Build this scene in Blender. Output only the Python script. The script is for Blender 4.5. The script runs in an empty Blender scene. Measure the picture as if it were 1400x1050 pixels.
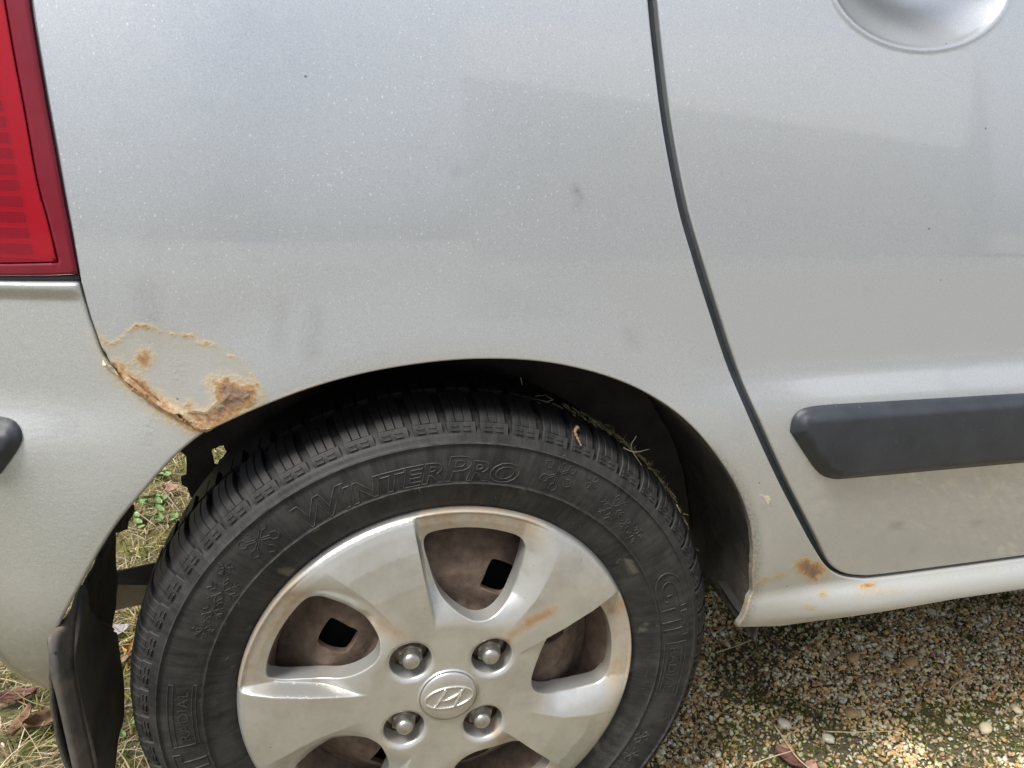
import bpy, bmesh, math, random
import numpy as np
from mathutils import Vector, Matrix
from mathutils.geometry import delaunay_2d_cdt

rng = np.random.default_rng(7)
random.seed(7)
R = math.radians
scene = bpy.context.scene
COL = scene.collection
HZ = 0.268                       # height of the wheel hub above the ground

# ------------------------------------------------------------------ camera
CAM = np.array([-0.089, -0.5568, 0.4924 + HZ])
YAW, PITCH, ROLL, FPX = 0.2502, 0.3419, 0.0286, 1045.7
fwd = np.array([math.sin(YAW)*math.cos(PITCH), math.cos(YAW)*math.cos(PITCH), -math.sin(PITCH)])
r0 = np.array([math.cos(YAW), -math.sin(YAW), 0.0])
u0 = np.cross(r0, fwd)
RIGHT = math.cos(ROLL)*r0 + math.sin(ROLL)*u0
UP = -math.sin(ROLL)*r0 + math.cos(ROLL)*u0
cd = bpy.data.cameras.new('camera')
cam = bpy.data.objects.new('camera', cd)
COL.objects.link(cam)
M = Matrix((RIGHT.tolist(), UP.tolist(), (-fwd).tolist())).transposed().to_4x4()
M.translation = Vector(CAM.tolist())
cam.matrix_world = M
cd.sensor_width = 36.0
cd.lens = 36.0*FPX/1400.0
cd.clip_start = 0.01
cd.clip_end = 500.0
scene.camera = cam

# ------------------------------------------------------------------ sky, sun, exposure
SUN_TO = Vector((-0.50, -0.31, 1.0)).normalized()
SUN_EL = math.asin(SUN_TO.z)
world = bpy.data.worlds.new('World')
scene.world = world
world.use_nodes = True
wt = world.node_tree
wt.nodes.clear()
wo = wt.nodes.new('ShaderNodeOutputWorld')
bg = wt.nodes.new('ShaderNodeBackground')
sky = wt.nodes.new('ShaderNodeTexSky')
sky.sky_type = 'NISHITA'
sky.sun_disc = False
sky.sun_elevation = SUN_EL
sky.sun_rotation = math.atan2(SUN_TO.x, SUN_TO.y)
sky.dust_density = 4.0
sky.air_density = 1.0
sky.ozone_density = 1.0
hsv = wt.nodes.new('ShaderNodeHueSaturation')
hsv.inputs['Saturation'].default_value = 0.75
hsv.inputs['Value'].default_value = 1.0
# thin broken cloud
tcw = wt.nodes.new('ShaderNodeTexCoord')
cn = wt.nodes.new('ShaderNodeTexNoise')
cn.inputs['Scale'].default_value = 1.6
cn.inputs['Detail'].default_value = 5.0
cr = wt.nodes.new('ShaderNodeMapRange')
cr.inputs['From Min'].default_value = 0.35
cr.inputs['From Max'].default_value = 0.7
cm = wt.nodes.new('ShaderNodeMix')
cm.data_type = 'RGBA'
cm.inputs[7].default_value = (8.6, 9.0, 9.7, 1)
mul = wt.nodes.new('ShaderNodeMath')
mul.operation = 'MULTIPLY'
mul.inputs[1].default_value = 0.75
wt.links.new(tcw.outputs['Generated'], cn.inputs['Vector'])
wt.links.new(cn.outputs['Fac'], cr.inputs['Value'])
wt.links.new(cr.outputs['Result'], mul.inputs[0])
wt.links.new(mul.outputs[0], cm.inputs[0])
wt.links.new(sky.outputs[0], hsv.inputs['Color'])
wt.links.new(hsv.outputs[0], cm.inputs[6])
# an overcast sky is dimmer low down than overhead
sw = wt.nodes.new('ShaderNodeSeparateXYZ')
wt.links.new(tcw.outputs['Generated'], sw.inputs[0])
ov = wt.nodes.new('ShaderNodeMapRange')
ov.inputs['From Min'].default_value = 0.0
ov.inputs['From Max'].default_value = 0.9
ov.inputs['To Min'].default_value = 0.46
ov.inputs['To Max'].default_value = 1.15
wt.links.new(sw.outputs[2], ov.inputs['Value'])
om = wt.nodes.new('ShaderNodeVectorMath')
om.operation = 'SCALE'
wt.links.new(cm.outputs[2], om.inputs[0])
wt.links.new(ov.outputs['Result'], om.inputs['Scale'])
wt.links.new(om.outputs[0], bg.inputs['Color'])
bg.inputs['Strength'].default_value = 0.12
wt.links.new(bg.outputs[0], wo.inputs['Surface'])

sd = bpy.data.lights.new('sun', 'SUN')
sd.energy = 3.4
sd.angle = R(16)
sd.color = (1.0, 0.975, 0.92)
sun = bpy.data.objects.new('sun', sd)
COL.objects.link(sun)
sun.location = (-3, -4, 6)
sun.rotation_euler = (-SUN_TO).to_track_quat('-Z', 'Y').to_euler()

scene.view_settings.view_transform = 'Standard'
scene.view_settings.look = 'None'
scene.view_settings.gamma = 1.0
scene.view_settings.use_curve_mapping = False
scene.view_settings.exposure = 0.42

# ------------------------------------------------------------------ small numeric helpers
def sstep(a, b, x):
    t = np.clip((np.asarray(x, float)-a)/(b-a), 0, 1)
    return t*t*(3-2*t)

def ray(px, py):
    d = (px-700.0)/FPX*RIGHT + (525.0-py)/FPX*UP + fwd
    return d

def project(P):
    d = np.atleast_2d(P) - CAM
    z = d@fwd
    return np.stack([700+FPX*(d@RIGHT)/z, 525-FPX*(d@UP)/z], 1)

def at_y(px, py, y):                 # point of a pixel's ray on the upright plane y
    d = ray(px, py)
    return CAM + d*((y-CAM[1])/d[1])

def at_z(px, py, z=0.0):
    d = ray(px, py)
    return CAM + d*((z-CAM[2])/d[2])

def at_x(px, py, x):
    d = ray(px, py)
    return CAM + d*((x-CAM[0])/d[0])

_nz = {}
def vnoise(x, y, scale, seed=0):     # smooth value noise, 0..1
    if seed not in _nz:
        _nz[seed] = np.random.default_rng(seed+100).random((256, 256))
    g = _nz[seed]
    x = np.asarray(x)*scale; y = np.asarray(y)*scale
    xi = np.floor(x).astype(int); yi = np.floor(y).astype(int)
    fx = x-xi; fy = y-yi
    fx = fx*fx*(3-2*fx); fy = fy*fy*(3-2*fy)
    a = g[xi % 256, yi % 256]; b = g[(xi+1) % 256, yi % 256]
    c = g[xi % 256, (yi+1) % 256]; d = g[(xi+1) % 256, (yi+1) % 256]
    return (a*(1-fx)+b*fx)*(1-fy) + (c*(1-fx)+d*fx)*fy

def fbm(x, y, scale, seed=0, octv=3):
    v = 0; w = 0.5; t = 0
    for k in range(octv):
        v = v + w*vnoise(x, y, scale*2**k, seed+k); t += w; w *= 0.5
    return v/t

def catmull(P, n=8, closed=False):
    P = np.asarray(P, float); N = len(P); out = []
    rngi = range(N if closed else N-1)
    for i in rngi:
        if closed:
            p0, p1, p2, p3 = P[(i-1) % N], P[i], P[(i+1) % N], P[(i+2) % N]
        else:
            p1, p2 = P[i], P[i+1]
            p0 = P[i-1] if i > 0 else 2*p1-p2
            p3 = P[i+2] if i+2 < N else 2*p2-p1
        for k in range(n):
            t = k/n
            out.append(0.5*((2*p1)+(-p0+p2)*t+(2*p0-5*p1+4*p2-p3)*t*t+(-p0+3*p1-3*p2+p3)*t**3))
    if not closed:
        out.append(P[-1])
    return np.array(out)

def resample(P, ds, closed=True):
    P = np.asarray(P, float)
    Q = np.vstack([P, P[:1]]) if closed else P
    L = np.hypot(*np.diff(Q, axis=0).T)
    keep = np.concatenate([[True], L > 1e-9])
    Q = Q[keep]; L = L[L > 1e-9]
    s = np.concatenate([[0], np.cumsum(L)])
    n = max(3, int(round(s[-1]/ds)))
    # keep sharp corners as samples
    t = np.linspace(0, s[-1], n+1)
    d = np.diff(Q, axis=0); a = np.arctan2(d[:, 1], d[:, 0])
    for i in range(1, len(a)):
        da = abs((a[i]-a[i-1]+np.pi) % (2*np.pi)-np.pi)
        if da > 0.35:
            k = np.argmin(abs(t-s[i])); t[k] = s[i]
    t = np.unique(t)
    X = np.stack([np.interp(t, s, Q[:, 0]), np.interp(t, s, Q[:, 1])], 1)
    return X[:-1] if closed else X

def area2(P):
    x, y = P[:, 0], P[:, 1]
    return np.sum(x*np.roll(y, -1)-np.roll(x, -1)*y)

def inside(pts, poly):
    x, y = pts[:, 0], pts[:, 1]
    res = np.zeros(len(pts), bool)
    a = poly; b = np.roll(poly, -1, 0)
    for (x1, y1), (x2, y2) in zip(a, b):
        if y1 == y2:
            continue
        c = ((y1 > y) != (y2 > y))
        if not c.any():
            continue
        res ^= c & (x < (x2-x1)*(y-y1)/(y2-y1)+x1)
    return res

def poly_dist(pts, poly, closed=True):
    """distance to a polyline and the nearest point on it"""
    a = poly if closed else poly[:-1]
    b = np.roll(poly, -1, 0) if closed else poly[1:]
    best = np.full(len(pts), 1e9); near = np.zeros((len(pts), 2))
    for i in range(len(a)):
        d = b[i]-a[i]; L = d@d
        if L < 1e-16:
            continue
        t = np.clip(((pts-a[i])@d)/L, 0, 1)
        q = a[i]+t[:, None]*d
        dd = np.hypot(*(pts-q).T)
        m = dd < best
        best[m] = dd[m]; near[m] = q[m]
    return best, near

# ------------------------------------------------------------------ object helpers
def tag(o, label, cat, group=None, kind=None):
    if label: o['label'] = label
    if cat: o['category'] = cat
    if group: o['group'] = group
    if kind: o['kind'] = kind
    return o

def empty(name, loc=(0, 0, 0), parent=None):
    o = bpy.data.objects.new(name, None)
    COL.objects.link(o)
    o.location = loc
    o.empty_display_size = 0.05
    if parent: o.parent = parent
    return o

def link(name, me, mat, parent=None):
    o = bpy.data.objects.new(name, me)
    COL.objects.link(o)
    if mat is not None and len(me.materials) == 0:
        me.materials.append(mat)
    if parent: o.parent = parent
    return o

def mesh(name, V, F, mat, parent=None, smooth=True, normals=None, attrs=None, sharp=None):
    me = bpy.data.meshes.new(name)
    V = np.asarray(V, float)
    me.from_pydata([tuple(v) for v in V.tolist()], [], F if isinstance(F, list) else F.tolist())
    me.update()
    if smooth:
        me.polygons.foreach_set('use_smooth', [True]*len(me.polygons))
    if attrs:
        for k, a in attrs.items():
            at = me.attributes.new(k, 'FLOAT', 'POINT')
            at.data.foreach_set('value', np.asarray(a, np.float32))
    if normals is not None:
        me.normals_split_custom_set_from_vertices([tuple(n) for n in normals.tolist()])
    elif smooth and sharp:
        me.set_sharp_from_angle(angle=R(sharp))
    return link(name, me, mat, parent)

def bm_obj(name, bm, mat, parent=None, smooth=True, sharp=35):
    me = bpy.data.meshes.new(name)
    bmesh.ops.recalc_face_normals(bm, faces=bm.faces)
    bm.to_mesh(me); bm.free()
    if smooth:
        me.polygons.foreach_set('use_smooth', [True]*len(me.polygons))
        me.set_sharp_from_angle(angle=R(sharp))
    return link(name, me, mat, parent)

def panel(name, outline, S, mat, parent, spacing=0.006, ds=0.0025, re=0.002, depth=0.014,
          holes=(), extra=None, attr=None, zoff=HZ, hole_depth=None, back=False):
    """sheet-metal panel: outline in (x, z), lifted onto y = S(x, z), rounded hem, returned edge"""
    loops = [resample(outline, ds)]
    if area2(loops[0]) < 0: loops[0] = loops[0][::-1]
    for h in holes:
        q = resample(h, ds)
        if area2(q) > 0: q = q[::-1]
        loops.append(q)
    allb = np.vstack(loops)
    lo = loops[0].min(0); hi = loops[0].max(0)
    # interior grid
    xs = np.arange(lo[0], hi[0], spacing); zs = np.arange(lo[1], hi[1], spacing*0.87)
    gx, gz = np.meshgrid(xs, zs)
    gx = gx + (np.arange(len(zs)) % 2)[:, None]*spacing*0.5
    G = np.stack([gx.ravel(), gz.ravel()], 1)
    cand = [G]
    if extra is not None: cand.append(np.asarray(extra))
    rings = []
    for L in loops:
        tn = np.roll(L, -1, 0)-np.roll(L, 1, 0)
        tn /= np.hypot(*tn.T)[:, None]+1e-12
        nin = np.stack([-tn[:, 1], tn[:, 0]], 1)
        for k, f in enumerate((0.22, 0.55, 1.0, 1.8)):
            rings.append((L+nin*re*f, re*f))
    pts = []
    def keep(P, dmin):
        m = inside(P, loops[0])
        P = P[m]
        for L in loops[1:]:
            P = P[~inside(P, L)]
        if not len(P): return P
        d = np.full(len(P), 1e9)
        for L in loops:
            d = np.minimum(d, poly_dist(P, L)[0])
        return P[d >= dmin]
    for P, f in rings: pts.append(keep(P, f*0.93))
    pts.append(keep(np.vstack(cand), re*2.2))
    inn = np.vstack(pts)
    V2 = np.vstack([allb, inn])
    E = []; o = 0
    for L in loops:
        n = len(L); E += [(o+i, o+(i+1) % n) for i in range(n)]; o += n
    vv, ee, ff, _, _, _ = delaunay_2d_cdt([Vector(p) for p in V2.tolist()], E, [], 0, 1e-7)
    X = np.array([tuple(v) for v in vv]); T = np.array([f for f in ff if len(f) == 3])
    c = X[T].mean(1)
    m = inside(c, loops[0])
    for L in loops[1:]: m &= ~inside(c, L)
    T = T[m]
    a = X[T]
    cr_ = (a[:, 1, 0]-a[:, 0, 0])*(a[:, 2, 1]-a[:, 0, 1])-(a[:, 1, 1]-a[:, 0, 1])*(a[:, 2, 0]-a[:, 0, 0])
    T[cr_ < 0] = T[cr_ < 0][:, ::-1]        # ccw in (x,z) faces -y
    used = np.unique(T); rem = -np.ones(len(X), int); rem[used] = np.arange(len(used))
    X = X[used]; T = rem[T]
    # distance to edge
    D = np.full(len(X), 1e9); NR = np.zeros((len(X), 2)); EN = np.zeros((len(X), 2))
    for L in loops:
        d, q = poly_dist(X, L)
        mm = d < D
        D[mm] = d[mm]; NR[mm] = q[mm]
    e = NR-X
    ln = np.hypot(*e.T)
    # outward normals on the boundary itself
    bn = []
    for L in loops:
        tn = np.roll(L, -1, 0)-np.roll(L, 1, 0); tn /= np.hypot(*tn.T)[:, None]+1e-12
        bn.append(np.stack([tn[:, 1], -tn[:, 0]], 1))
    bn = np.vstack(bn)
    on = ln < re*0.1
    idx = np.where(on)[0]
    for i in idx:
        e[i] = bn[np.argmin(((allb-X[i])**2).sum(1))]
    e /= np.hypot(*e.T)[:, None]+1e-12
    t = np.clip((re-D)/re, 0, 1)
    y = S(X[:, 0], X[:, 1])
    h = 2e-4
    gx = (S(X[:, 0]+h, X[:, 1])-S(X[:, 0]-h, X[:, 1]))/(2*h)
    gz = (S(X[:, 0], X[:, 1]+h)-S(X[:, 0], X[:, 1]-h))/(2*h)
    n = np.stack([gx, -np.ones(len(X)), gz], 1)
    n /= np.linalg.norm(n, axis=1)[:, None]
    e3 = np.stack([e[:, 0], np.zeros(len(X)), e[:, 1]], 1)
    N = n*np.sqrt(1-t*t)[:, None]+e3*t[:, None]
    N /= np.linalg.norm(N, axis=1)[:, None]
    yy = y + re*(1-np.sqrt(np.clip(1-t*t, 0, 1)))
    V = np.stack([X[:, 0], yy, X[:, 1]+zoff], 1)
    A = attr(V, X) if attr else {}
    Fl = T.tolist(); Vl = [V]; Nl = [N]; base = len(V)
    Al = {k: [v] for k, v in A.items()}
    for li, L in enumerate(loops):
        dp = depth if li == 0 or hole_depth is None else hole_depth
        if dp <= 0: continue
        nb = len(L)
        tn = np.roll(L, -1, 0)-np.roll(L, 1, 0); tn /= np.hypot(*tn.T)[:, None]+1e-12
        en = np.stack([tn[:, 1], np.zeros(nb), -tn[:, 0]], 1)
        yb = S(L[:, 0], L[:, 1])+re
        A0 = np.stack([L[:, 0], yb, L[:, 1]+zoff], 1)
        A1 = A0+np.array([0, dp, 0])
        Vl += [A0, A1]; Nl += [en, en]
        for k in Al:
            src = A[k]
            j = [int(np.argmin(((X-p)**2).sum(1))) for p in L]
            Al[k] += [src[j], src[j]]
        for i in range(nb):
            j = (i+1) % nb
            Fl.append([base+i, base+nb+i, base+nb+j, base+j])
        base += 2*nb
    V = np.vstack(Vl); N = np.vstack(Nl)
    o = mesh(name, V, Fl, mat, parent, True, N, {k: np.concatenate(v) for k, v in Al.items()})
    return o

def lathe(name, prof, mat, parent, n=180, a0=0, a1=360, cx=0, cz=0, jitter=None, sharp=None):
    """profile of (r, y) turned about the wheel axis (y)"""
    prof = np.asarray(prof, float)
    full = abs(a1-a0-360) < 1e-6
    th = np.radians(np.linspace(a0, a1, n, endpoint=not full))
    V = []
    for r, y in prof:
        V.append(np.stack([cx+r*np.cos(th), np.full(n, y), cz+r*np.sin(th)], 1))
    V = np.vstack(V)
    F = []
    m = len(prof)
    for i in range(m-1):
        for k in range(n if full else n-1):
            k2 = (k+1) % n
            F.append([i*n+k, i*n+k2, (i+1)*n+k2, (i+1)*n+k])
    return mesh(name, V, F, mat, parent, True, None, None, sharp)

def tube_geo(P, rad, n=6, cap=True):
    P = np.asarray(P, float); N = len(P)
    rad = np.broadcast_to(np.asarray(rad, float), (N,))
    t = np.gradient(P, axis=0); t /= np.linalg.norm(t, axis=1)[:, None]+1e-12
    up = np.array([0, 0, 1.0]) if abs(t[0, 2]) < 0.9 else np.array([1.0, 0, 0])
    V = []
    a = np.cross(t[0], up); a /= np.linalg.norm(a)
    for i in range(N):
        a = a-t[i]*(a@t[i]); a /= np.linalg.norm(a)+1e-12
        b = np.cross(t[i], a)
        for k in range(n):
            w = 2*math.pi*k/n
            V.append(P[i]+rad[i]*(math.cos(w)*a+math.sin(w)*b))
    F = []
    for i in range(N-1):
        for k in range(n):
            F.append([i*n+k, i*n+(k+1) % n, (i+1)*n+(k+1) % n, (i+1)*n+k])
    if cap:
        F.append(list(range(n))[::-1]); F.append([(N-1)*n+k for k in range(n)])
    return np.array(V), F

def join_geo(parts):
    Vs = []; Fs = []; o = 0
    for V, F in parts:
        Vs.append(np.asarray(V)); Fs += [[i+o for i in f] for f in F]; o += len(V)
    return np.vstack(Vs), Fs

def ico(sub):
    bm = bmesh.new(); bmesh.ops.create_icosphere(bm, subdivisions=sub, radius=1.0)
    V = np.array([tuple(v.co) for v in bm.verts]); F = np.array([[v.index for v in f.verts] for f in bm.faces]); bm.free()
    return V, F

# ------------------------------------------------------------------ materials
class NT:
    def __init__(s, name):
        s.m = bpy.data.materials.new(name); s.m.use_nodes = True
        s.t = s.m.node_tree; s.t.nodes.clear()
        s.out = s.n('ShaderNodeOutputMaterial')
    def n(s, t, **kw):
        x = s.t.nodes.new(t)
        for k, v in kw.items(): setattr(x, k, v)
        return x
    def l(s, a, b): s.t.links.new(a, b)
    def setin(s, node, k, v):
        if hasattr(v, 'is_output') or isinstance(v, bpy.types.NodeSocket): s.l(v, node.inputs[k])
        else: node.inputs[k].default_value = v
    def math(s, op, a, b=None, c=None, clamp=False):
        x = s.n('ShaderNodeMath', operation=op); x.use_clamp = clamp
        s.setin(x, 0, a)
        if b is not None: s.setin(x, 1, b)
        if c is not None: s.setin(x, 2, c)
        return x.outputs[0]
    def mix(s, f, a, b):
        x = s.n('ShaderNodeMix', data_type='RGBA')
        s.setin(x, 0, f)
        s.setin(x, 6, a if not isinstance(a, tuple) else (*a, 1))
        s.setin(x, 7, b if not isinstance(b, tuple) else (*b, 1))
        return x.outputs[2]
    def rng(s, v, a, b, c=0.0, d=1.0, smooth=False):
        x = s.n('ShaderNodeMapRange')
        if smooth: x.interpolation_type = 'SMOOTHSTEP'
        s.setin(x, 'Value', v)
        for k, q in (('From Min', a), ('From Max', b), ('To Min', c), ('To Max', d)): x.inputs[k].default_value = q
        return x.outputs[0]
    def coord(s):
        return s.n('ShaderNodeTexCoord').outputs['Object']
    def mapping(s, v, scale=(1, 1, 1), rot=(0, 0, 0), loc=(0, 0, 0)):
        x = s.n('ShaderNodeMapping'); s.l(v, x.inputs[0])
        x.inputs['Scale'].default_value = scale; x.inputs['Rotation'].default_value = rot; x.inputs['Location'].default_value = loc
        return x.outputs[0]
    def noise(s, v, scale, detail=3, rough=0.55, out='Fac'):
        x = s.n('ShaderNodeTexNoise'); s.l(v, x.inputs['Vector'])
        x.inputs['Scale'].default_value = scale; x.inputs['Detail'].default_value = detail; x.inputs['Roughness'].default_value = rough
        return x.outputs[out]
    def voro(s, v, scale, feature='F1'):
        x = s.n('ShaderNodeTexVoronoi', feature=feature); s.l(v, x.inputs['Vector'])
        x.inputs['Scale'].default_value = scale
        return x
    def attr(s, name, out='Fac'):
        x = s.n('ShaderNodeAttribute'); x.attribute_name = name
        return x.outputs[out]
    def bump(s, h, strength=0.3, dist=0.001, normal=None):
        x = s.n('ShaderNodeBump'); x.inputs['Strength'].default_value = strength; x.inputs['Distance'].default_value = dist
        s.l(h, x.inputs['Height'])
        if normal is not None: s.l(normal, x.inputs['Normal'])
        return x.outputs[0]
    def bsdf(s, **kw):
        x = s.n('ShaderNodeBsdfPrincipled')
        for k, v in kw.items():
            k = k.replace('_', ' ')
            s.setin(x, k, (*v, 1) if isinstance(v, tuple) and len(v) == 3 else v)
        s.l(x.outputs[0], s.out.inputs[0])
        return x

def make_paint(name, base=(0.575, 0.60, 0.625), specks=True, coat=1.0, rough=0.30, metal=0.68, grime=1.0):
    k = NT(name); co = k.coord()
    fl = k.noise(co, 1000, 1)
    col = k.mix(k.rng(fl, 0.3, 0.7), tuple(c*0.88 for c in base), tuple(min(1, c*1.10) for c in base))
    # faint large cloudiness from a thin dust film
    cl = k.noise(co, 7, 4)
    film = k.math('MULTIPLY', k.rng(cl, 0.35, 0.75), 0.22)
    col = k.mix(film, col, (0.66, 0.67, 0.66))
    rgh = k.math('ADD', rough-0.05, k.math('MULTIPLY', k.noise(co, 60, 4), 0.10))
    # grey smudges
    sm = k.rng(k.noise(k.mapping(co, (22, 22, 7)), 1.0, 4), 0.66, 0.80)
    col = k.mix(k.math('MULTIPLY', sm, 0.14), col, (0.30, 0.32, 0.35))
    # road film, where the mesh carries it
    dirt = k.attr('dirt')
    dn = k.math('MULTIPLY', dirt, k.rng(k.noise(co, 28, 6, 0.65), 0.2, 0.75, 0.55, 1.1), clamp=True)
    col = k.mix(k.math('MULTIPLY', dn, 0.85*grime), col, (0.37, 0.355, 0.295))
    col = k.mix(k.math('MULTIPLY', k.math('MULTIPLY', k.attr('scuff'), k.rng(k.noise(co, 500, 4, 0.7), 0.35, 0.6)), 0.7), col, (0.15, 0.145, 0.135))
    col = k.mix(k.math('MULTIPLY', k.attr('tint'), 0.55), col, (0.60, 0.53, 0.36))
    # rust
    ru = k.attr('rust')
    n1 = k.noise(co, 260, 5, 0.65); n2 = k.noise(co, 900, 3, 0.6)
    rv = k.math('ADD', ru, k.math('MULTIPLY', k.math('SUBTRACT', n1, 0.5), k.math('MULTIPLY', 0.75, k.math('MINIMUM', k.math('MULTIPLY', ru, 3.0), 1.0))))
    stain = k.rng(rv, 0.06, 0.62, 0, 1, True)
    mid = k.rng(rv, 0.34, 0.70, 0, 1, True)
    deep = k.rng(rv, 0.60, 0.92, 0, 1, True)
    rc = k.mix(mid, (0.48, 0.35, 0.17), (0.33, 0.16, 0.052))
    rc = k.mix(deep, rc, k.mix(n2, (0.095, 0.052, 0.034), (0.22, 0.13, 0.085)))
    col = k.mix(k.math('MULTIPLY', stain, 0.92), col, rc)
    if specks:
        sx_ = k.n('ShaderNodeSeparateXYZ'); k.l(co, sx_.inputs[0])
        xz = k.math('MULTIPLY', k.rng(sx_.outputs[0], 0.36, 0.15, 0.12, 1.0), k.rng(sx_.outputs[2], 0.52+0.06, 0.62+0.06, 0.25, 1.0))
        for sc, th, dens, st in ((190, 0.15, 0.60, (1, 1, 1)), (300, 0.20, 0.62, (1, 1, 0.6)), (120, 0.07, 0.66, (0.6, 1, 1.7)), (420, 0.26, 0.60, (1, 1, 1))):
            v = k.voro(k.mapping(co, st, (0, R(25), 0)), sc)
            sel = k.math('GREATER_THAN', k.math('FRACT', k.math('MULTIPLY', v.outputs['Color'], 7.31)), dens)
            dot = k.math('LESS_THAN', v.outputs['Distance'], k.math('MULTIPLY', th, k.math('FRACT', k.math('MULTIPLY', v.outputs['Color'], 13.7))))
            zone = k.rng(k.noise(co, 5.0, 3), 0.34, 0.52)
            f = k.math('MULTIPLY', k.math('MULTIPLY', sel, dot), k.math('MULTIPLY', zone, xz))
            f = k.math('MULTIPLY', f, k.math('SUBTRACT', 1.0, dirt, clamp=True))
            col = k.mix(k.math('MULTIPLY', f, 0.6), col, (0.95, 0.96, 0.97))
        v = k.voro(co, 46)
        dk = k.math('MULTIPLY', k.math('LESS_THAN', v.outputs['Distance'], 0.045), k.math('GREATER_THAN', k.math('FRACT', k.math('MULTIPLY', v.outputs['Color'], 5.77)), 0.80))
        col = k.mix(k.math('MULTIPLY', dk, 0.7), col, (0.12, 0.11, 0.10))
    grit = k.noise(co, 420, 4, 0.7)
    off = k.math('MAXIMUM', stain, k.math('MULTIPLY', dn, 0.7))
    inv = k.math('SUBTRACT', 1.0, off, clamp=True)
    peel = k.noise(co, 160, 2)
    blis = k.attr('blister')
    hgt = k.math('ADD', k.math('MULTIPLY', grit, k.math('ADD', 0.05, k.math('MULTIPLY', stain, 0.9))), k.math('MULTIPLY', peel, 0.06))
    bub = k.noise(co, 300, 3, 0.6)
    hgt = k.math('ADD', hgt, k.math('MULTIPLY', k.math('MULTIPLY', blis, bub), 1.6))
    nb = k.bump(hgt, 0.55, 0.0012)
    k.bsdf(Base_Color=col, Metallic=k.math('MULTIPLY', inv, metal), Roughness=k.math('ADD', k.math('MULTIPLY', inv, rgh), k.math('MULTIPLY', off, 0.62)),
           Coat_Weight=k.math('MULTIPLY', k.math('SUBTRACT', 1.0, k.math('MAXIMUM', stain, dn), clamp=True), coat), Coat_Roughness=0.045, Coat_IOR=1.8, Normal=nb)
    return k.m

def make_plain(name, c1, c2, rough=0.6, scale=40, metal=0.0, bscale=200, bump=0.3, bdist=0.0006, spec=0.5, coat=0.0, dust=None, dscale=18, dlo=0.5, dhi=0.8, damt=0.6):
    k = NT(name); co = k.coord()
    col = k.mix(k.rng(k.noise(co, scale, 5, 0.6), 0.3, 0.7), c1, c2)
    rg = k.math('ADD', rough-0.08, k.math('MULTIPLY', k.noise(co, scale*2.3, 4), 0.16))
    if dust:
        d = k.math('MULTIPLY', k.rng(k.noise(co, dscale, 6, 0.65), dlo, dhi), damt)
        col = k.mix(d, col, dust)
        rg = k.math('ADD', rg, k.math('MULTIPLY', d, 0.25), clamp=True)
    nb = k.bump(k.noise(co, bscale, 5, 0.65), bump, bdist)
    k.bsdf(Base_Color=col, Roughness=rg, Metallic=metal, Specular_IOR_Level=spec, Coat_Weight=coat, Coat_Roughness=0.1, Normal=nb)
    return k.m

PAINT = make_paint('silver_paint')
BUMPER_PAINT = make_paint('bumper_paint', base=(0.57, 0.585, 0.58), metal=0.6, rough=0.36, specks=True)
TRIM = make_plain('black_trim', (0.020, 0.024, 0.030), (0.036, 0.041, 0.050), 0.5, 30, bscale=900, bump=0.4, bdist=0.0004, dust=(0.34, 0.33, 0.31), dscale=330, dlo=0.66, dhi=0.74, damt=0.6)
SEAL = make_plain('door_seal', (0.022, 0.027, 0.032), (0.036, 0.042, 0.048), 0.7, 60)
LINER = make_plain('arch_liner', (0.034, 0.031, 0.028), (0.075, 0.066, 0.056), 0.85, 30, bscale=140, bump=0.7, bdist=0.002, dust=(0.10, 0.085, 0.065), dscale=22, dlo=0.5, dhi=0.8, damt=0.5)
UNDER = make_plain('underbody_coat', (0.02, 0.019, 0.018), (0.04, 0.036, 0.032), 0.9, 20, bscale=60, bump=0.5, bdist=0.002)
RUBFLAP = make_plain('flap_rubber', (0.045, 0.046, 0.046), (0.080, 0.078, 0.073), 0.55, 25, bscale=300, bump=0.4, dust=(0.19, 0.15, 0.11), dscale=30, dlo=0.42, dhi=0.75, damt=0.8)
STEEL = make_plain('rusty_steel', (0.085, 0.058, 0.042), (0.19, 0.135, 0.098), 0.85, 90, bscale=500, bump=0.6, bdist=0.001, dust=(0.26, 0.165, 0.11), dscale=120, dlo=0.6, dhi=0.75, damt=0.6)
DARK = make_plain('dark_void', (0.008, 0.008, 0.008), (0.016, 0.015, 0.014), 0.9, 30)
MUFF = make_plain('muffler_metal', (0.16, 0.135, 0.10), (0.30, 0.26, 0.20), 0.7, 25, bscale=200, bump=0.5, dust=(0.20, 0.12, 0.07), dscale=40, metal=0.2)

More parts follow.
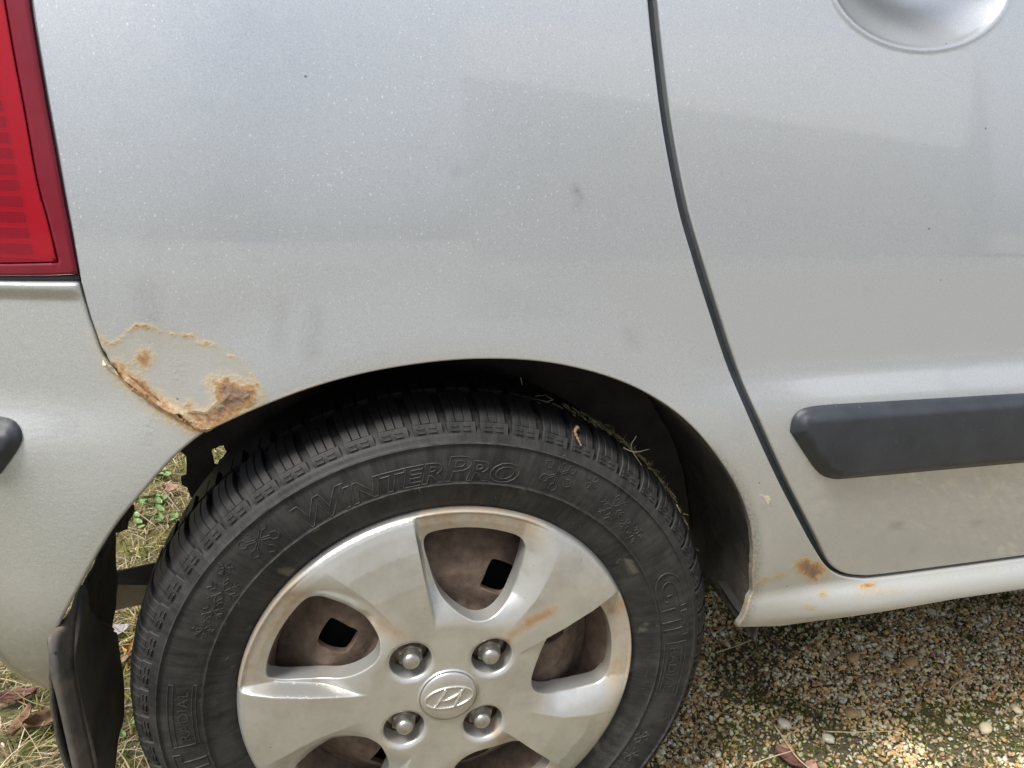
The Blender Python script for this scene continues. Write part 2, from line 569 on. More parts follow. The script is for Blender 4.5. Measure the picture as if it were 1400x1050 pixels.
def make_tyre(name):
    k = NT(name); co = k.coord()
    base0 = k.mix(k.rng(k.noise(co, 55, 5, 0.6), 0.3, 0.7), (0.010, 0.010, 0.011), (0.020, 0.020, 0.021))
    sep = k.n('ShaderNodeSeparateXYZ'); k.l(co, sep.inputs[0])
    ang = k.math('ARCTAN2', sep.outputs[2], sep.outputs[0])
    rad = k.math('SQRT', k.math('ADD', k.math('MULTIPLY', sep.outputs[0], sep.outputs[0]), k.math('MULTIPLY', sep.outputs[2], sep.outputs[2])))
    cb = k.n('ShaderNodeCombineXYZ'); k.l(k.math('MULTIPLY', ang, 30.0), cb.inputs[0]); k.l(k.math('MULTIPLY', rad, 14.0), cb.inputs[1])
    base = k.mix(k.rng(rad, 0.2595, 0.2635), base0, (0.007, 0.007, 0.0075))  # tread made darker in colour to deepen the shade under the arch
    streak = k.noise(cb.outputs[0], 1.0, 6, 0.7)
    cb2 = k.n('ShaderNodeCombineXYZ'); k.l(k.math('MULTIPLY', ang, 120.0), cb2.inputs[0]); k.l(k.math('MULTIPLY', rad, 40.0), cb2.inputs[1])
    fine = k.noise(cb2.outputs[0], 1.0, 4, 0.7)
    d = k.rng(k.math('ADD', k.math('MULTIPLY', streak, 0.7), k.math('MULTIPLY', fine, 0.3)), 0.42, 0.72)
    d2 = k.rng(k.noise(co, 20, 6, 0.7), 0.46, 0.75)
    dust = k.math('MULTIPLY', k.math('ADD', k.math('MULTIPLY', d, 0.28), k.math('MULTIPLY', d2, 0.26)), 1.0, clamp=True)
    dust = k.math('MULTIPLY', dust, k.rng(rad, 0.2635, 0.2590, 0.0, 1.0))  # dust kept off the tread too, as part of that painted shade
    col = k.mix(dust, base, (0.125, 0.119, 0.106))
    # small mud splashes near the rim
    sp = k.math('MULTIPLY', k.rng(k.noise(co, 34, 3, 0.5), 0.62, 0.68), k.math('LESS_THAN', rad, 0.206))
    col = k.mix(k.math('MULTIPLY', sp, 0.45), col, (0.17, 0.155, 0.125))
    nb = k.bump(k.math('ADD', k.math('MULTIPLY', fine, 0.5), k.noise(co, 700, 4, 0.7)), 0.35, 0.0005)
    k.bsdf(Base_Color=col, Roughness=k.math('ADD', 0.52, k.math('MULTIPLY', dust, 0.5)), Specular_IOR_Level=0.3, Normal=nb)
    return k.m
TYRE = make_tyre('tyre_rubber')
RIDGE = make_plain('tyre_ridge', (0.012, 0.012, 0.012), (0.060, 0.058, 0.054), 0.6, 160)

def make_cap(name):
    k = NT(name); co = k.coord()
    base = k.mix(k.noise(co, 1200, 1), (0.53, 0.535, 0.515), (0.61, 0.615, 0.595))
    ru = k.attr('rust')
    n1 = k.noise(co, 150, 5, 0.65)
    st = k.rng(k.math('ADD', ru, k.math('MULTIPLY', k.math('SUBTRACT', n1, 0.5), k.math('MULTIPLY', ru, 1.2))), 0.08, 0.9)
    film = k.math('MULTIPLY', k.rng(k.noise(co, 24, 6, 0.7), 0.42, 0.72), 0.52)
    base = k.mix(film, base, (0.33, 0.30, 0.245))
    col = k.mix(k.math('MULTIPLY', st, 0.85), base, k.mix(st, (0.42, 0.31, 0.15), (0.33, 0.17, 0.05)))
    v = k.voro(co, 130)
    dk = k.math('MULTIPLY', k.math('LESS_THAN', v.outputs['Distance'], 0.10), k.math('GREATER_THAN', k.math('FRACT', k.math('MULTIPLY', v.outputs['Color'], 5.77)), 0.80))
    dk = k.math('MULTIPLY', dk, k.rng(k.noise(co, 30, 3), 0.45, 0.6))
    col = k.mix(k.math('MULTIPLY', dk, 0.55), col, (0.14, 0.11, 0.08))
    sc = k.rng(k.noise(k.mapping(co, (70, 70, 420), (0, R(35), 0)), 1.0, 3), 0.70, 0.76)
    col = k.mix(k.math('MULTIPLY', sc, 0.18), col, (0.2, 0.19, 0.17))
    nb = k.bump(k.noise(co, 500, 4, 0.7), 0.16, 0.0004)
    k.bsdf(Base_Color=col, Metallic=k.math('SUBTRACT', 0.66, k.math('MULTIPLY', st, 0.5), clamp=True), Roughness=k.math('ADD', 0.28, k.math('MULTIPLY', k.math('ADD', film, st), 0.4)), Coat_Weight=0.25, Coat_Roughness=0.2, Normal=nb)
    return k.m
CAPM = make_cap('wheel_cover_silver')
NUT = make_plain('nut_steel', (0.38, 0.37, 0.34), (0.55, 0.54, 0.51), 0.33, 120, metal=0.85, bscale=500, bump=0.15, dust=(0.24, 0.14, 0.07), dscale=130, dlo=0.5, dhi=0.75, damt=0.6)
NUTHEX = make_plain('nut_hex_rust', (0.40, 0.33, 0.25), (0.60, 0.55, 0.47), 0.4, 130, metal=0.6, bscale=500, bump=0.4, dust=(0.26, 0.13, 0.06), dscale=90, dlo=0.5, dhi=0.75, damt=0.6)
EMB = make_plain('emblem_chrome', (0.70, 0.69, 0.66), (0.80, 0.79, 0.76), 0.28, 200, metal=0.8, bscale=600, bump=0.1)
CHIP = make_plain('paint_chip', (0.70, 0.62, 0.46), (0.80, 0.74, 0.60), 0.55, 200, bscale=600, bump=0.4)
RUSTFLAKE = make_plain('rust_flake', (0.30, 0.16, 0.07), (0.48, 0.32, 0.17), 0.85, 220, bscale=700, bump=0.7, bdist=0.001)

def make_lens(name='red_lens', tc=(1.0, 0.05, 0.12), d1=(0.78, 0.010, 0.045), d2=(0.84, 0.02, 0.06), mx=0.24):
    k = NT(name); co = k.coord()
    tr = k.n('ShaderNodeBsdfTransparent'); tr.inputs[0].default_value = (*tc, 1)
    df = k.n('ShaderNodeBsdfDiffuse')
    k.l(k.mix(k.rng(k.noise(co, 30, 4), 0.4, 0.75), d1, d2), df.inputs[0])
    gl = k.n('ShaderNodeBsdfGlossy'); gl.inputs['Roughness'].default_value = 0.12
    fr = k.n('ShaderNodeFresnel'); fr.inputs[0].default_value = 1.5
    m1 = k.n('ShaderNodeMixShader'); m1.inputs[0].default_value = mx
    k.l(tr.outputs[0], m1.inputs[1]); k.l(df.outputs[0], m1.inputs[2])
    m2 = k.n('ShaderNodeMixShader'); k.l(fr.outputs[0], m2.inputs[0]); k.l(m1.outputs[0], m2.inputs[1]); k.l(gl.outputs[0], m2.inputs[2])
    k.l(m2.outputs[0], k.out.inputs[0])
    return k.m
LENS = make_lens()
LENS2 = make_lens('smoked_lens', (0.60, 0.09, 0.15), (0.36, 0.018, 0.042), (0.42, 0.035, 0.065), 0.45)
REFL = make_plain('lamp_reflector', (0.95, 0.90, 0.90), (0.97, 0.93, 0.93), 0.3, 50, metal=0.0)
HOUSING = make_plain('lamp_housing', (0.10, 0.035, 0.045), (0.14, 0.05, 0.06), 0.6, 50)

def make_glass(name):
    k = NT(name)
    k.bsdf(Base_Color=(0.03, 0.035, 0.035), Roughness=0.03, Specular_IOR_Level=0.6)
    return k.m
GLASS = make_glass('window_glass')

# ------------------------------------------------------------------ car side surface (hub-centred x, z -> y, minus towards the viewer)
ZT = np.linspace(-0.25, 1.2, 2901)
def yprof(pts):
    zz, aa = zip(*sorted(pts))
    al = np.interp(ZT, zz, aa)
    y = np.concatenate([[0], np.cumsum(np.tan(np.radians(al))[:-1]*np.diff(ZT))])
    return y-np.interp(0.33, ZT, y)
P_MAIN = yprof([(-0.25, -7), (0.10, -7), (0.20, -4.5), (0.27, -1), (0.30, 0), (0.360, 0.2), (0.377, 1.2), (0.390, 4.0), (0.45, 6.5), (0.60, 11), (0.75, 15), (1.2, 16)])
SHELF = np.interp(ZT, [0.235, 0.250, 0.262, 0.275, 0.285, 0.297], [0, 6, 22, 24, 12, 0])
P_SHELF = np.concatenate([[0], np.cumsum(np.tan(np.radians(SHELF))[:-1]*np.diff(ZT))]); P_SHELF -= P_SHELF[-1]
SILL = np.interp(ZT, [-0.06, -0.03, -0.008, 0.004, 0.014, 0.024, 0.034, 0.044, 0.050, 0.056], [-80, -76, -70, -52, -28, 4, 26, 46, 30, 0])
P_SILL = np.concatenate([[0], np.cumsum(np.tan(np.radians(SILL))[:-1]*np.diff(ZT))]); P_SILL -= P_SILL[-1]

def S(x, z):
    x = np.asarray(x, float); z = np.asarray(z, float)
    y = np.interp(z, ZT, P_MAIN)
    wr = sstep(0.12, 0.36, x)
    wl = 0.9*sstep(-0.20, -0.33, x)
    y = y+np.interp(z, ZT, P_SHELF)*(wr+wl)
    ws = 0.35+0.65*sstep(0.30, 0.46, x)
    y = y+np.interp(z, ZT, P_SILL)*ws*sstep(0.0, 0.2, x)
    # lower bumper tucks under
    t = np.clip(0.13-z, 0, 1)*sstep(-0.1, -0.3, x)
    y = y+1.9*t*t
    # rear corner in plan, slight front taper
    b = np.clip(-0.10-x, 0, 1)
    y = y+0.62*b*b+2.0*np.clip(-0.30-x, 0, 1)**2
    y = y+0.012*np.clip(x-0.5, 0, 3)**2
    # flare swelling round the arch
    r = np.hypot(x, z)
    y = y-0.0045*sstep(0.385, 0.315, r)*sstep(-0.02, 0.1, z)
    return y

def hit(px, py, Sf=S):
    d = ray(px, py)
    y = 0.0
    for _ in range(12):
        p = CAM+d*((y-CAM[1])/d[1])
        y = float(Sf(p[0], p[2]-HZ))
    return np.array([p[0], p[2]-HZ])

def hits(P, Sf=S): return np.array([hit(a, b, Sf) for a, b in P])

# ------------------------------------------------------------------ outlines measured on the surface
gap_c = hits(catmull([(892.5, 0), (899, 64), (912.5, 171), (933, 279), (953, 350), (972, 412), (1001, 500), (1032, 573), (1067, 650), (1095, 705), (1115, 743), (1132, 772), (1150, 785), (1172, 789), (1200, 788.5), (1290, 777), (1400, 762)], 6))
t_ = np.gradient(gap_c, axis=0); t_ /= np.hypot(*t_.T)[:, None]
gn = np.stack([t_[:, 1], -t_[:, 0]], 1)          # towards the quarter panel side for a line going down
w_ = 0.0036-0.0018*sstep(0.12, 0.06, gap_c[:, 1])
gap_q = gap_c+gn*w_[:, None]
gap_d = gap_c-gn*w_[:, None]
arch = hits(catmull([(1010, 858), (1018, 838), (1027, 806), (1030, 765), (1026, 718), (1012, 676), (990, 638), (958, 596), (920, 561), (872, 532), (820, 512), (760, 498), (700, 492), (630, 492.5), (560, 500), (490, 513), (420, 533), (350, 560), (282, 591)], 6))
ar = np.hypot(*arch.T)
# rust has eaten the front foot of the arch edge
nzr = (fbm(arch[:, 0], arch[:, 1], 75, 3)-0.5)*0.008*sstep(0.15, 0.06, arch[:, 1])*(arch[:, 0] > 0)
arch = arch*(1+nzr/ar)[:, None]
arch_rear = hits(catmull([(282, 591), (256, 611), (230, 635), (195, 675), (165, 711), (140, 748), (115, 792), (93, 832), (80, 858), (72, 880), (74, 920), (84, 957)], 6))
seam_px = [(110, 384), (116, 408), (124, 436), (131, 455), (136, 470), (143, 486), (152, 499), (164, 513), (180, 529), (200, 544), (222, 557), (243, 568), (262, 581), (282, 591)]
seam = hits(seam_px)

# ------------------------------------------------------------------ the car
car = empty('car', (0, 0, 0))
tag(car, 'silver hatchback with rusted rear wheel arch, dirty wheel cover and black side moulding', 'car')

def blob(Q, cx, cy, rx, ry=None, rot=0):
    ry = ry or rx
    dx = Q[:, 0]-cx; dy = Q[:, 1]-cy
    c, s = math.cos(R(rot)), math.sin(R(rot))
    a = (dx*c+dy*s)/rx; b = (-dx*s+dy*c)/ry
    return np.clip(1-np.sqrt(a*a+b*b), 0, 1)
def stroke(Q, P, w, closed=False):
    d, _ = poly_dist(Q, np.asarray(P, float), closed)
    return np.clip(1-d/w, 0, 1)
Z7 = lambda L: [(100+a/4.667, 400+b/4.667) for a, b in L]
LINE1 = Z7([(185, 280), (205, 315), (235, 325), (290, 308), (350, 258), (400, 213), (440, 212), (480, 218), (550, 250)])
LINE2 = Z7([(625, 262), (655, 268)]); LINE3 = Z7([(705, 270), (760, 280), (800, 312), (840, 318), (900, 335)])
LINE4 = Z7([(985, 400), (1035, 415)]); LINE5 = Z7([(1130, 520), (1160, 560), (1180, 600)])
BIG = np.array(Z7([(860, 560), (915, 548), (990, 535), (1080, 575), (1130, 585), (1175, 600), (1195, 690), (1100, 750), (1000, 800), (870, 875), (810, 872), (750, 830), (700, 775), (730, 735), (770, 745), (845, 762), (905, 705), (895, 640), (880, 600)]))
BAND = Z7([(290, 470), (330, 520), (400, 570), (470, 640), (560, 715), (680, 790), (760, 840)])

def rust_attr(V, X):
    Q = project(V)
    r = np.zeros(len(V)); tint = np.zeros(len(V))
    near = (Q[:, 0] > 90) & (Q[:, 0] < 480) & (Q[:, 1] > 400) & (Q[:, 1] < 640)
    q = Q[near]
    if len(q):
        v = np.zeros(len(q))
        nn = fbm(q[:, 0], q[:, 1], 0.11, 5)
        for L in (LINE1, LINE3): v = np.maximum(v, stroke(q, L, 7.0)*(0.15+1.0*nn)*0.85)
        for L in (LINE2, LINE4, LINE5): v = np.maximum(v, stroke(q, L, 5)*0.55*(0.4+nn))
        din, _ = poly_dist(q, BIG)
        ins = inside(q, BIG)
        v = np.maximum(v, np.where(ins, 0.42+0.42*np.clip(din/15, 0, 1)+0.40*(nn-0.5), 0.46*np.clip(1-din/24, 0, 1)**1.5))
        v = np.maximum(v, 0.78*blob(q, 196, 490, 27))
        v = np.maximum(v, 0.45*stroke(q, [(196, 490), (180, 500), (168, 508)], 11))
        v = np.maximum(v, (0.40+0.60*nn)*stroke(q, BAND, 25))
        v = np.maximum(v, 0.5*stroke(q, Z7([(350, 520), (460, 610), (580, 690)]), 15))
        v = np.maximum(v, 0.62*blob(q, 257, 555, 20))
        v = np.maximum(v, 0.26*stroke(q, seam_px[3:], 34))
        v = np.maximum(v, 0.50*stroke(q, [(375, 549), (420, 531), (438, 526)], 5.5)*(0.5+nn))
        FIELD = np.array(LINE1+LINE3+LINE4+LINE5+[(356, 545), (352, 560), (283, 588)]+seam_px[5:-1][::-1])
        df, _ = poly_dist(q, FIELD)
        fi = inside(q, FIELD)
        v = np.maximum(v, np.where(fi, 0.05*nn, 0))
        r[near] = v
        tint[near] = np.maximum(np.where(fi, 0.55+0.45*np.clip(1-df/22, 0, 1), np.clip(1-df/16, 0, 1)**1.5), np.clip(1-poly_dist(q, np.asarray(BAND), False)[0]/34, 0, 1))*(0.6+0.6*nn)
    near = (Q[:, 0] > 960) & (Q[:, 1] > 560)
    q = Q[near]
    if len(q):
        nn = fbm(q[:, 0], q[:, 1], 0.09, 9)
        v = 1.35*blob(q, 1110, 779, 34, 23, 20)*(0.15+1.2*nn)
        v = np.maximum(v, 0.75*blob(q, 1185, 801, 24, 10, -5)*(0.4+nn))
        v = np.maximum(v, 0.60*blob(q, 1106, 830, 17, 8)*(.4+nn))
        v = np.maximum(v, 0.6*blob(q, 1124, 812, 12, 8)*(.4+nn))
        v = np.maximum(v, 0.34*blob(q, 1200, 808, 70, 18, -6))
        d, _ = poly_dist(q, AP_PX, False)
        v = np.maximum(v, (0.36*np.clip(1-d/10, 0, 1)*(0.25+nn)*sstep(590, 760, q[:, 1])))
        v = np.maximum(v, 0.55*blob(q, 1050, 792, 55, 10, -14)*(nn+0.3))
        r[near] = v
    # road film: sits along the arch edge and the low parts
    dirt = 0.80*sstep(0.27, 0.03, X[:, 1])*(0.7+0.6*fbm(X[:, 0], X[:, 1], 14, 21))
    ra = np.hypot(X[:, 0], X[:, 1])
    dirt = np.maximum(dirt, 0.7*sstep(0.328, 0.310, ra)*(0.5+fbm(X[:, 0], X[:, 1], 30, 22)))
    dirt = np.maximum(dirt, 0.16*sstep(0.39, 0.20, X[:, 1]))
    bl = np.zeros(len(V))
    bl = np.maximum(bl, 0.9*blob(Q, 240, 500, 26, 50, -8))
    bl = np.maximum(bl, 0.8*blob(Q, 207, 430, 26, 40, 0))
    bl = np.maximum(bl, 0.7*blob(Q, 430, 450, 22, 70, 10))
    bl = np.maximum(bl, 1.0*blob(Q, 200, 585, 24, 40, 12))
    bl = np.maximum(bl, 0.9*blob(Q, 1042, 687, 10, 14, 0))
    bl = np.maximum(bl, 0.5*np.where((Q[:, 0] < 520) & (Q[:, 1] > 380), 0.5, 0))
    sc = np.zeros(len(V))
    for P_, w_s, a_s in (([(785, 258), (789, 270), (792, 284)], 7, 1.0), ([(622, 233), (634, 235)], 3, 0.9), ([(1178, 398), (1186, 397)], 3, 0.5), ([(1218, 720), (1234, 716)], 4, 0.9), ([(1288, 705), (1282, 709)], 4, 0.6), ([(1330, 715), (1341, 711)], 4, 0.6), ([(1240, 757), (1248, 753)], 4, 0.6), ([(1066, 596), (1072, 610)], 4, 0.3), ([(860, 455), (868, 470)], 16, 0.35), ([(430, 430), (424, 480)], 22, 0.35), ([(385, 420), (380, 470)], 18, 0.3), ([(200, 395), (205, 440)], 30, 0.35)):
        sc = np.maximum(sc, a_s*stroke(Q, P_, w_s))
    dA, _ = poly_dist(Q, AP_PX, False)
    sc = np.maximum(sc, 1.0*np.clip(1.25-dA/13, 0, 1)*sstep(560, 660, Q[:, 1])*(Q[:, 0] > 900))
    for gx_, gy_, gr_ in np.random.default_rng(5).uniform((1090, 660, 2.0), (1400, 780, 4.0), (26, 3)):
        sc = np.maximum(sc, 0.8*blob(Q, gx_, gy_, gr_, gr_*0.7))
    return {'tint': np.clip(tint, 0, 1), 'scuff': sc, 'rust': np.clip(r, 0, 1), 'dirt': np.clip(dirt, 0, 1), 'blister': bl}
AP_PX = project(np.stack([arch[:, 0], S(arch[:, 0], arch[:, 1]), arch[:, 1]+HZ], 1))[:40]

# torn rusty lip lifts off the bumper along the seam
seam_lip = seam[7:]
def S_quarter(x, z):
    y = S(x, z)
    P = np.stack([np.ravel(x), np.ravel(z)], 1)
    m = (P[:, 0] < -0.12) & (P[:, 1] < 0.36) & (P[:, 1] > 0.2)
    add = np.zeros(len(P))
    if m.any():
        d, _ = poly_dist(P[m], seam_lip, False)
        n = fbm(P[m, 0], P[m, 1], 90, 31)
        add[m] = -0.0026*np.clip(1-d/0.007, 0, 1)**1.3*(0.4+1.2*n)
        qq = project(np.stack([P[m, 0], y.ravel()[m], P[m, 1]+HZ], 1))
        din, _ = poly_dist(qq, BIG); ins = inside(qq, BIG)
        add[m] += np.where(ins, (fbm(P[m, 0], P[m, 1], 220, 33)-0.55)*0.0018*np.clip(din/8, 0, 1), 0)
    return y+add.reshape(np.shape(y))

tail_edge = hits([(110, 384), (106, 362), (98, 315), (88, 262), (78, 205), (66, 140), (54, 70), (43, 0)])
seam_j = resample(seam[4:], 0.0015, False)
jn = (fbm(seam_j[:, 0], seam_j[:, 1], 260, 41)-0.5)*0.0045
jn[:3] = 0; jn[-3:] = 0
tt = np.gradient(seam_j, axis=0); tt /= np.hypot(*tt.T)[:, None]
seam_torn = seam_j+np.stack([-tt[:, 1], tt[:, 0]], 1)*jn[:, None]
BELT = 0.69
gq = gap_q[gap_q[:, 1] <= 0.60]
q_out = np.vstack([
    [[0.150, BELT]], gap_q,
    [[1.02, gap_q[-1, 1]+0.002], [1.75, gap_q[-1, 1]+0.004], [1.75, 0.000], [1.0, 0.004]],
    hits([(1400, 806), (1310, 819), (1200, 838), (1071, 856)]),
    arch, seam_torn[::-1][1:], seam[:4][::-1][:-1], tail_edge,
    [[-0.238, 0.62], [-0.232, BELT]]])
ex = []
gxx, gzz = np.meshgrid(np.arange(-0.26, -0.09, 0.0017), np.arange(0.245, 0.37, 0.0015))
ex.append(np.stack([gxx.ravel(), gzz.ravel()], 1))
gxx, gzz = np.meshgrid(np.arange(0.27, 0.50, 0.003), np.arange(-0.01, 0.16, 0.0028))
ex.append(np.stack([gxx.ravel(), gzz.ravel()], 1))
gxx, gzz = np.meshgrid(np.arange(0.40, 1.2, 0.008), np.arange(-0.0, 0.06, 0.0028))
ex.append(np.stack([gxx.ravel(), gzz.ravel()], 1))
panel('quarter_panel', q_out, S_quarter, PAINT, car, spacing=0.007, ds=0.003, re=0.0018, depth=0.005, extra=np.vstack(ex), attr=rust_attr)

# rolled edge of the sill under the car
SB = np.vstack([hits([(1013, 858), (1071, 856), (1200, 838), (1310, 819), (1400, 806)]), [[1.0, 0.004], [1.75, 0.0]]])
sx = np.linspace(0.31, 1.75, 60)
V = []; F = []
for yy_, zz_ in ((0.003, 0.0), (0.014, -0.003), (0.035, -0.002), (0.07, 0.004)):
    z0 = np.interp(sx, SB[:, 0], SB[:, 1])+0.003
    y0 = S(sx, z0)+0.0015
    V.append(np.stack([sx, y0+yy_, z0+zz_+HZ+0.001], 1))
for i in range(3):
    for k in range(59):
        F.append([i*60+k, (i+1)*60+k, (i+1)*60+k+1, i*60+k+1])
mesh('sill_underside', np.vstack(V), F, UNDER, car)

# door with its moulded handle bowl
bc = hit(1262, -32); bx = 0.0855; bz = 0.0535
BC = np.array([bc[0], bc[1]])
def S_door(x, z):
    y = S(x, z)
    d = np.sqrt(((x-BC[0])/bx)**2+((z-BC[1])/bz)**2)
    inn = np.clip(1-d, 0, 1)
    bowl = 0.028*(1-np.clip(d, 0, 1)**2.1)*sstep(1.0, 0.93, d)**0.35
    lip = -0.0007*np.exp(-((d-1.02)/0.035)**2)
    return y+np.where(d < 1.0, bowl, 0)+lip
d_out = np.vstack([gap_d[:1]+[[0.001, BELT-gap_d[0, 1]]], gap_d, [[0.975, gap_d[-1, 1]+0.002], [0.985, 0.09], [0.985, BELT]]])
gxx, gzz = np.meshgrid(np.arange(BC[0]-0.115, BC[0]+0.115, 0.0022), np.arange(BC[1]-0.085, BC[1]+0.085, 0.0022))
ex = [np.stack([gxx.ravel(), gzz.ravel()], 1)]
aa_ = np.linspace(0, 2*math.pi, 260, endpoint=False)
for dd_ in (0.90, 0.93, 0.955, 0.97, 0.98, 0.987, 0.994, 1.003, 1.012, 1.022, 1.035, 1.05):
    ex.append(np.stack([BC[0]+bx*dd_*np.cos(aa_), BC[1]+bz*dd_*np.sin(aa_)], 1))
gxx, gzz = np.meshgrid(np.arange(0.2, 0.98, 0.008), np.arange(0.23, 0.39, 0.0035))
ex.append(np.stack([gxx.ravel(), gzz.ravel()], 1))
door = panel('rear_door', d_out, S_door, PAINT, car, spacing=0.008, ds=0.003, re=0.0022, depth=0.016, extra=np.vstack(ex), attr=rust_attr)
panel('front_door', np.array([[0.993, BELT], [0.993, 0.09], [0.99, 0.068], [1.75, 0.075], [1.75, BELT]]), S, PAINT, car, spacing=0.02, ds=0.01, attr=rust_attr)
# pull handle across the bowl
hp = [(BC[0]-0.105, BC[1]+0.042), (BC[0]-0.06, BC[1]+0.050), (BC[0], BC[1]+0.053), (BC[0]+0.06, BC[1]+0.050), (BC[0]+0.105, BC[1]+0.042)]
hq = catmull(hp, 6)
Vt, Ft = tube_geo(np.stack([hq[:, 0], S(hq[:, 0], hq[:, 1])-0.004-0.012*np.sin(np.linspace(0.05, math.pi-0.05, len(hq))), hq[:, 1]+HZ], 1), 0.011, 12)
mesh('door_handle', Vt, Ft, PAINT, door)
# seal standing back in the shut line
gs = gap_c[::3]
V = []; F = []
for k, off in enumerate((-0.012, 0.012)):
    g = gs+(gn[::3])*off
    V.append(np.stack([g[:, 0], S(gs[:, 0], gs[:, 1])+0.0085, g[:, 1]+HZ], 1))
n = len(gs)
F = [[i, i+1, n+i+1, n+i] for i in range(n-1)]
mesh('door_seal', np.vstack(V), F, SEAL, car)

# black side moulding on the door
m_px = catmull([(1080, 590), (1083, 573), (1093, 561), (1110, 555.5), (1140, 552.5)], 5).tolist()
top = hits(m_px+[(1400, 537.5)])
bot = hits([(1400, 631.5), (1150, 654)]+catmull([(1140, 654.5), (1126, 651), (1114, 641), (1098, 618), (1080, 590)], 5).tolist()[:-1])
mo = np.vstack([top, [[0.975, top[-1, 1]+0.002], [0.975, bot[0, 1]+0.002]], bot])
mo_r = resample(mo, 0.003)
def S_mold(x, z):
    P = np.stack([np.ravel(x), np.ravel(z)], 1)
    d, _ = poly_dist(P, mo_r)
    d = d.reshape(np.shape(x))
    zc = np.interp(np.ravel(x), [0.35, 1.0], [0.21, 0.21]).reshape(np.shape(x))
    return S(x, z)-0.003-0.0070*sstep(0, 0.011, d)-0.001*(1-((z-zc)/0.05)**2)
panel('side_moulding', mo, S_mold, TRIM, door, spacing=0.005, ds=0.003, re=0.003, depth=0.016)

# ------------------------------------------------------------------ bumper
b_bot = hits([(84, 957), (66, 950), (45, 940), (22, 922), (0, 897)])
b_out = np.vstack([
    seam+np.array([[-0.0012, -0.0004]]), arch_rear[1:], b_bot[1:],
    [[-0.45, b_bot[-1, 1]+0.01], [-0.52, b_bot[-1, 1]+0.012], [-0.52, 0.384]],
    hits([(0, 384), (60, 384.5)])])
def S_bump(x, z):
    y = S(x, z)+0.0012
    return y-0.004*sstep(0.360, 0.372, z)*sstep(-0.24, -0.26, x)+0.006*sstep(0.372, 0.381, z)
gxx, gzz = np.meshgrid(np.arange(-0.52, -0.15, 0.006), np.arange(0.36, 0.386, 0.002))
bumper = panel('rear_bumper', b_out, S_bump, BUMPER_PAINT, car, spacing=0.006, ds=0.003, re=0.003, depth=0.012, extra=np.stack([gxx.ravel(), gzz.ravel()], 1), attr=rust_attr)
# lower lip of the bumper
lp = hits(catmull([(84, 957), (66, 951), (45, 941), (22, 923), (0, 898), (-20, 870)], 5))
Vt, Ft = tube_geo(np.stack([lp[:, 0], S(lp[:, 0], lp[:, 1])+0.006, lp[:, 1]+HZ-0.001], 1), 0.0055, 10)
mesh('bumper_lip', Vt, Ft, BUMPER_PAINT, bumper)
bm_px = catmull([(0, 570), (14, 573), (25, 582), (30, 596), (26, 611), (14, 630), (0, 649)], 5)
bmo = np.vstack([hits(bm_px), [[-0.50, hit(0, 649)[1]-0.004], [-0.50, hit(0, 570)[1]]]])
bmr = resample(bmo, 0.003)
def S_bm(x, z):
    P = np.stack([np.ravel(x), np.ravel(z)], 1)
    d, _ = poly_dist(P, bmr)
    return S(x, z)-0.002-0.007*sstep(0, 0.010, d.reshape(np.shape(x)))
panel('bumper_moulding', bmo, S_bm, TRIM, bumper, spacing=0.005, ds=0.003, re=0.003, depth=0.016)

# ------------------------------------------------------------------ tail light
tail = empty('tail_light', (0, 0, 0), car)
t_out = np.vstack([hits([(107.5, 376), (103, 355), (95, 312), (85, 260), (75, 205), (63, 140), (51, 70), (40, 0)]),
                   [[-0.247, 0.62], [-0.250, BELT], [-0.50, BELT], [-0.50, 0.386]], hits([(0, 378), (60, 378)])])
def S_tail(x, z): return S(x, z)-0.002

def S_hous(x, z): return S(x, z)+0.012
panel('housing', t_out, S_hous, HOUSING, tail, spacing=0.02, ds=0.006, re=0.001, depth=0.01)
l_edge = hits(catmull([(78, 358), (65, 305), (49, 245), (34, 160), (18, 75), (5, 0)], 5), S_tail)
l_in = np.vstack([l_edge, [[-0.276, 0.62], [-0.282, BELT-0.03], [-0.5, BELT-0.03], [-0.5, 0.396]], hits([(0, 359.5)], S_tail)])
panel('lens', l_in, S_tail, LENS, tail, spacing=0.008, ds=0.004, re=0.0006, depth=0.004)
panel('lens_border', t_out, S_tail, LENS2, tail, spacing=0.008, ds=0.004, re=0.003, depth=0.006, holes=[l_in*1.0], hole_depth=0.001)
in_edge = hits(catmull([(77, 357), (64, 305), (48, 245), (33, 160), (17, 75), (4, 0)], 5), lambda x, z: S(x, z)+0.010)
r_out = np.vstack([in_edge, [[-0.274, 0.62], [-0.28, BELT-0.03], [-0.5, BELT-0.03], [-0.5, 0.397]]])
def S_ref(x, z): return S(x, z)+0.0095
panel('reflector', r_out, S_ref, REFL, tail, spacing=0.02, ds=0.006, re=0.001, depth=0.003)
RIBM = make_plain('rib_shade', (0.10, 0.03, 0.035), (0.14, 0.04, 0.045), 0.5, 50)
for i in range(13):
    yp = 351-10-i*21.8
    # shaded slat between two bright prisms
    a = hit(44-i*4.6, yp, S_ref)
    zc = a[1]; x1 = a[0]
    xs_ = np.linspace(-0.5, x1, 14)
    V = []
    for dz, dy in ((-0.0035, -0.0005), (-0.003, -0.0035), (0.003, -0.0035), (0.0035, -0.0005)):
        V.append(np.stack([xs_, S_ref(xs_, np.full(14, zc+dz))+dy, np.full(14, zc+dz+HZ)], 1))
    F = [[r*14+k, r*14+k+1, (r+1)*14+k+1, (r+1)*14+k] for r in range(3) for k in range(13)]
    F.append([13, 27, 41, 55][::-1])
    mesh('reflector_rib', np.vstack(V), F, RIBM, tail, smooth=False)
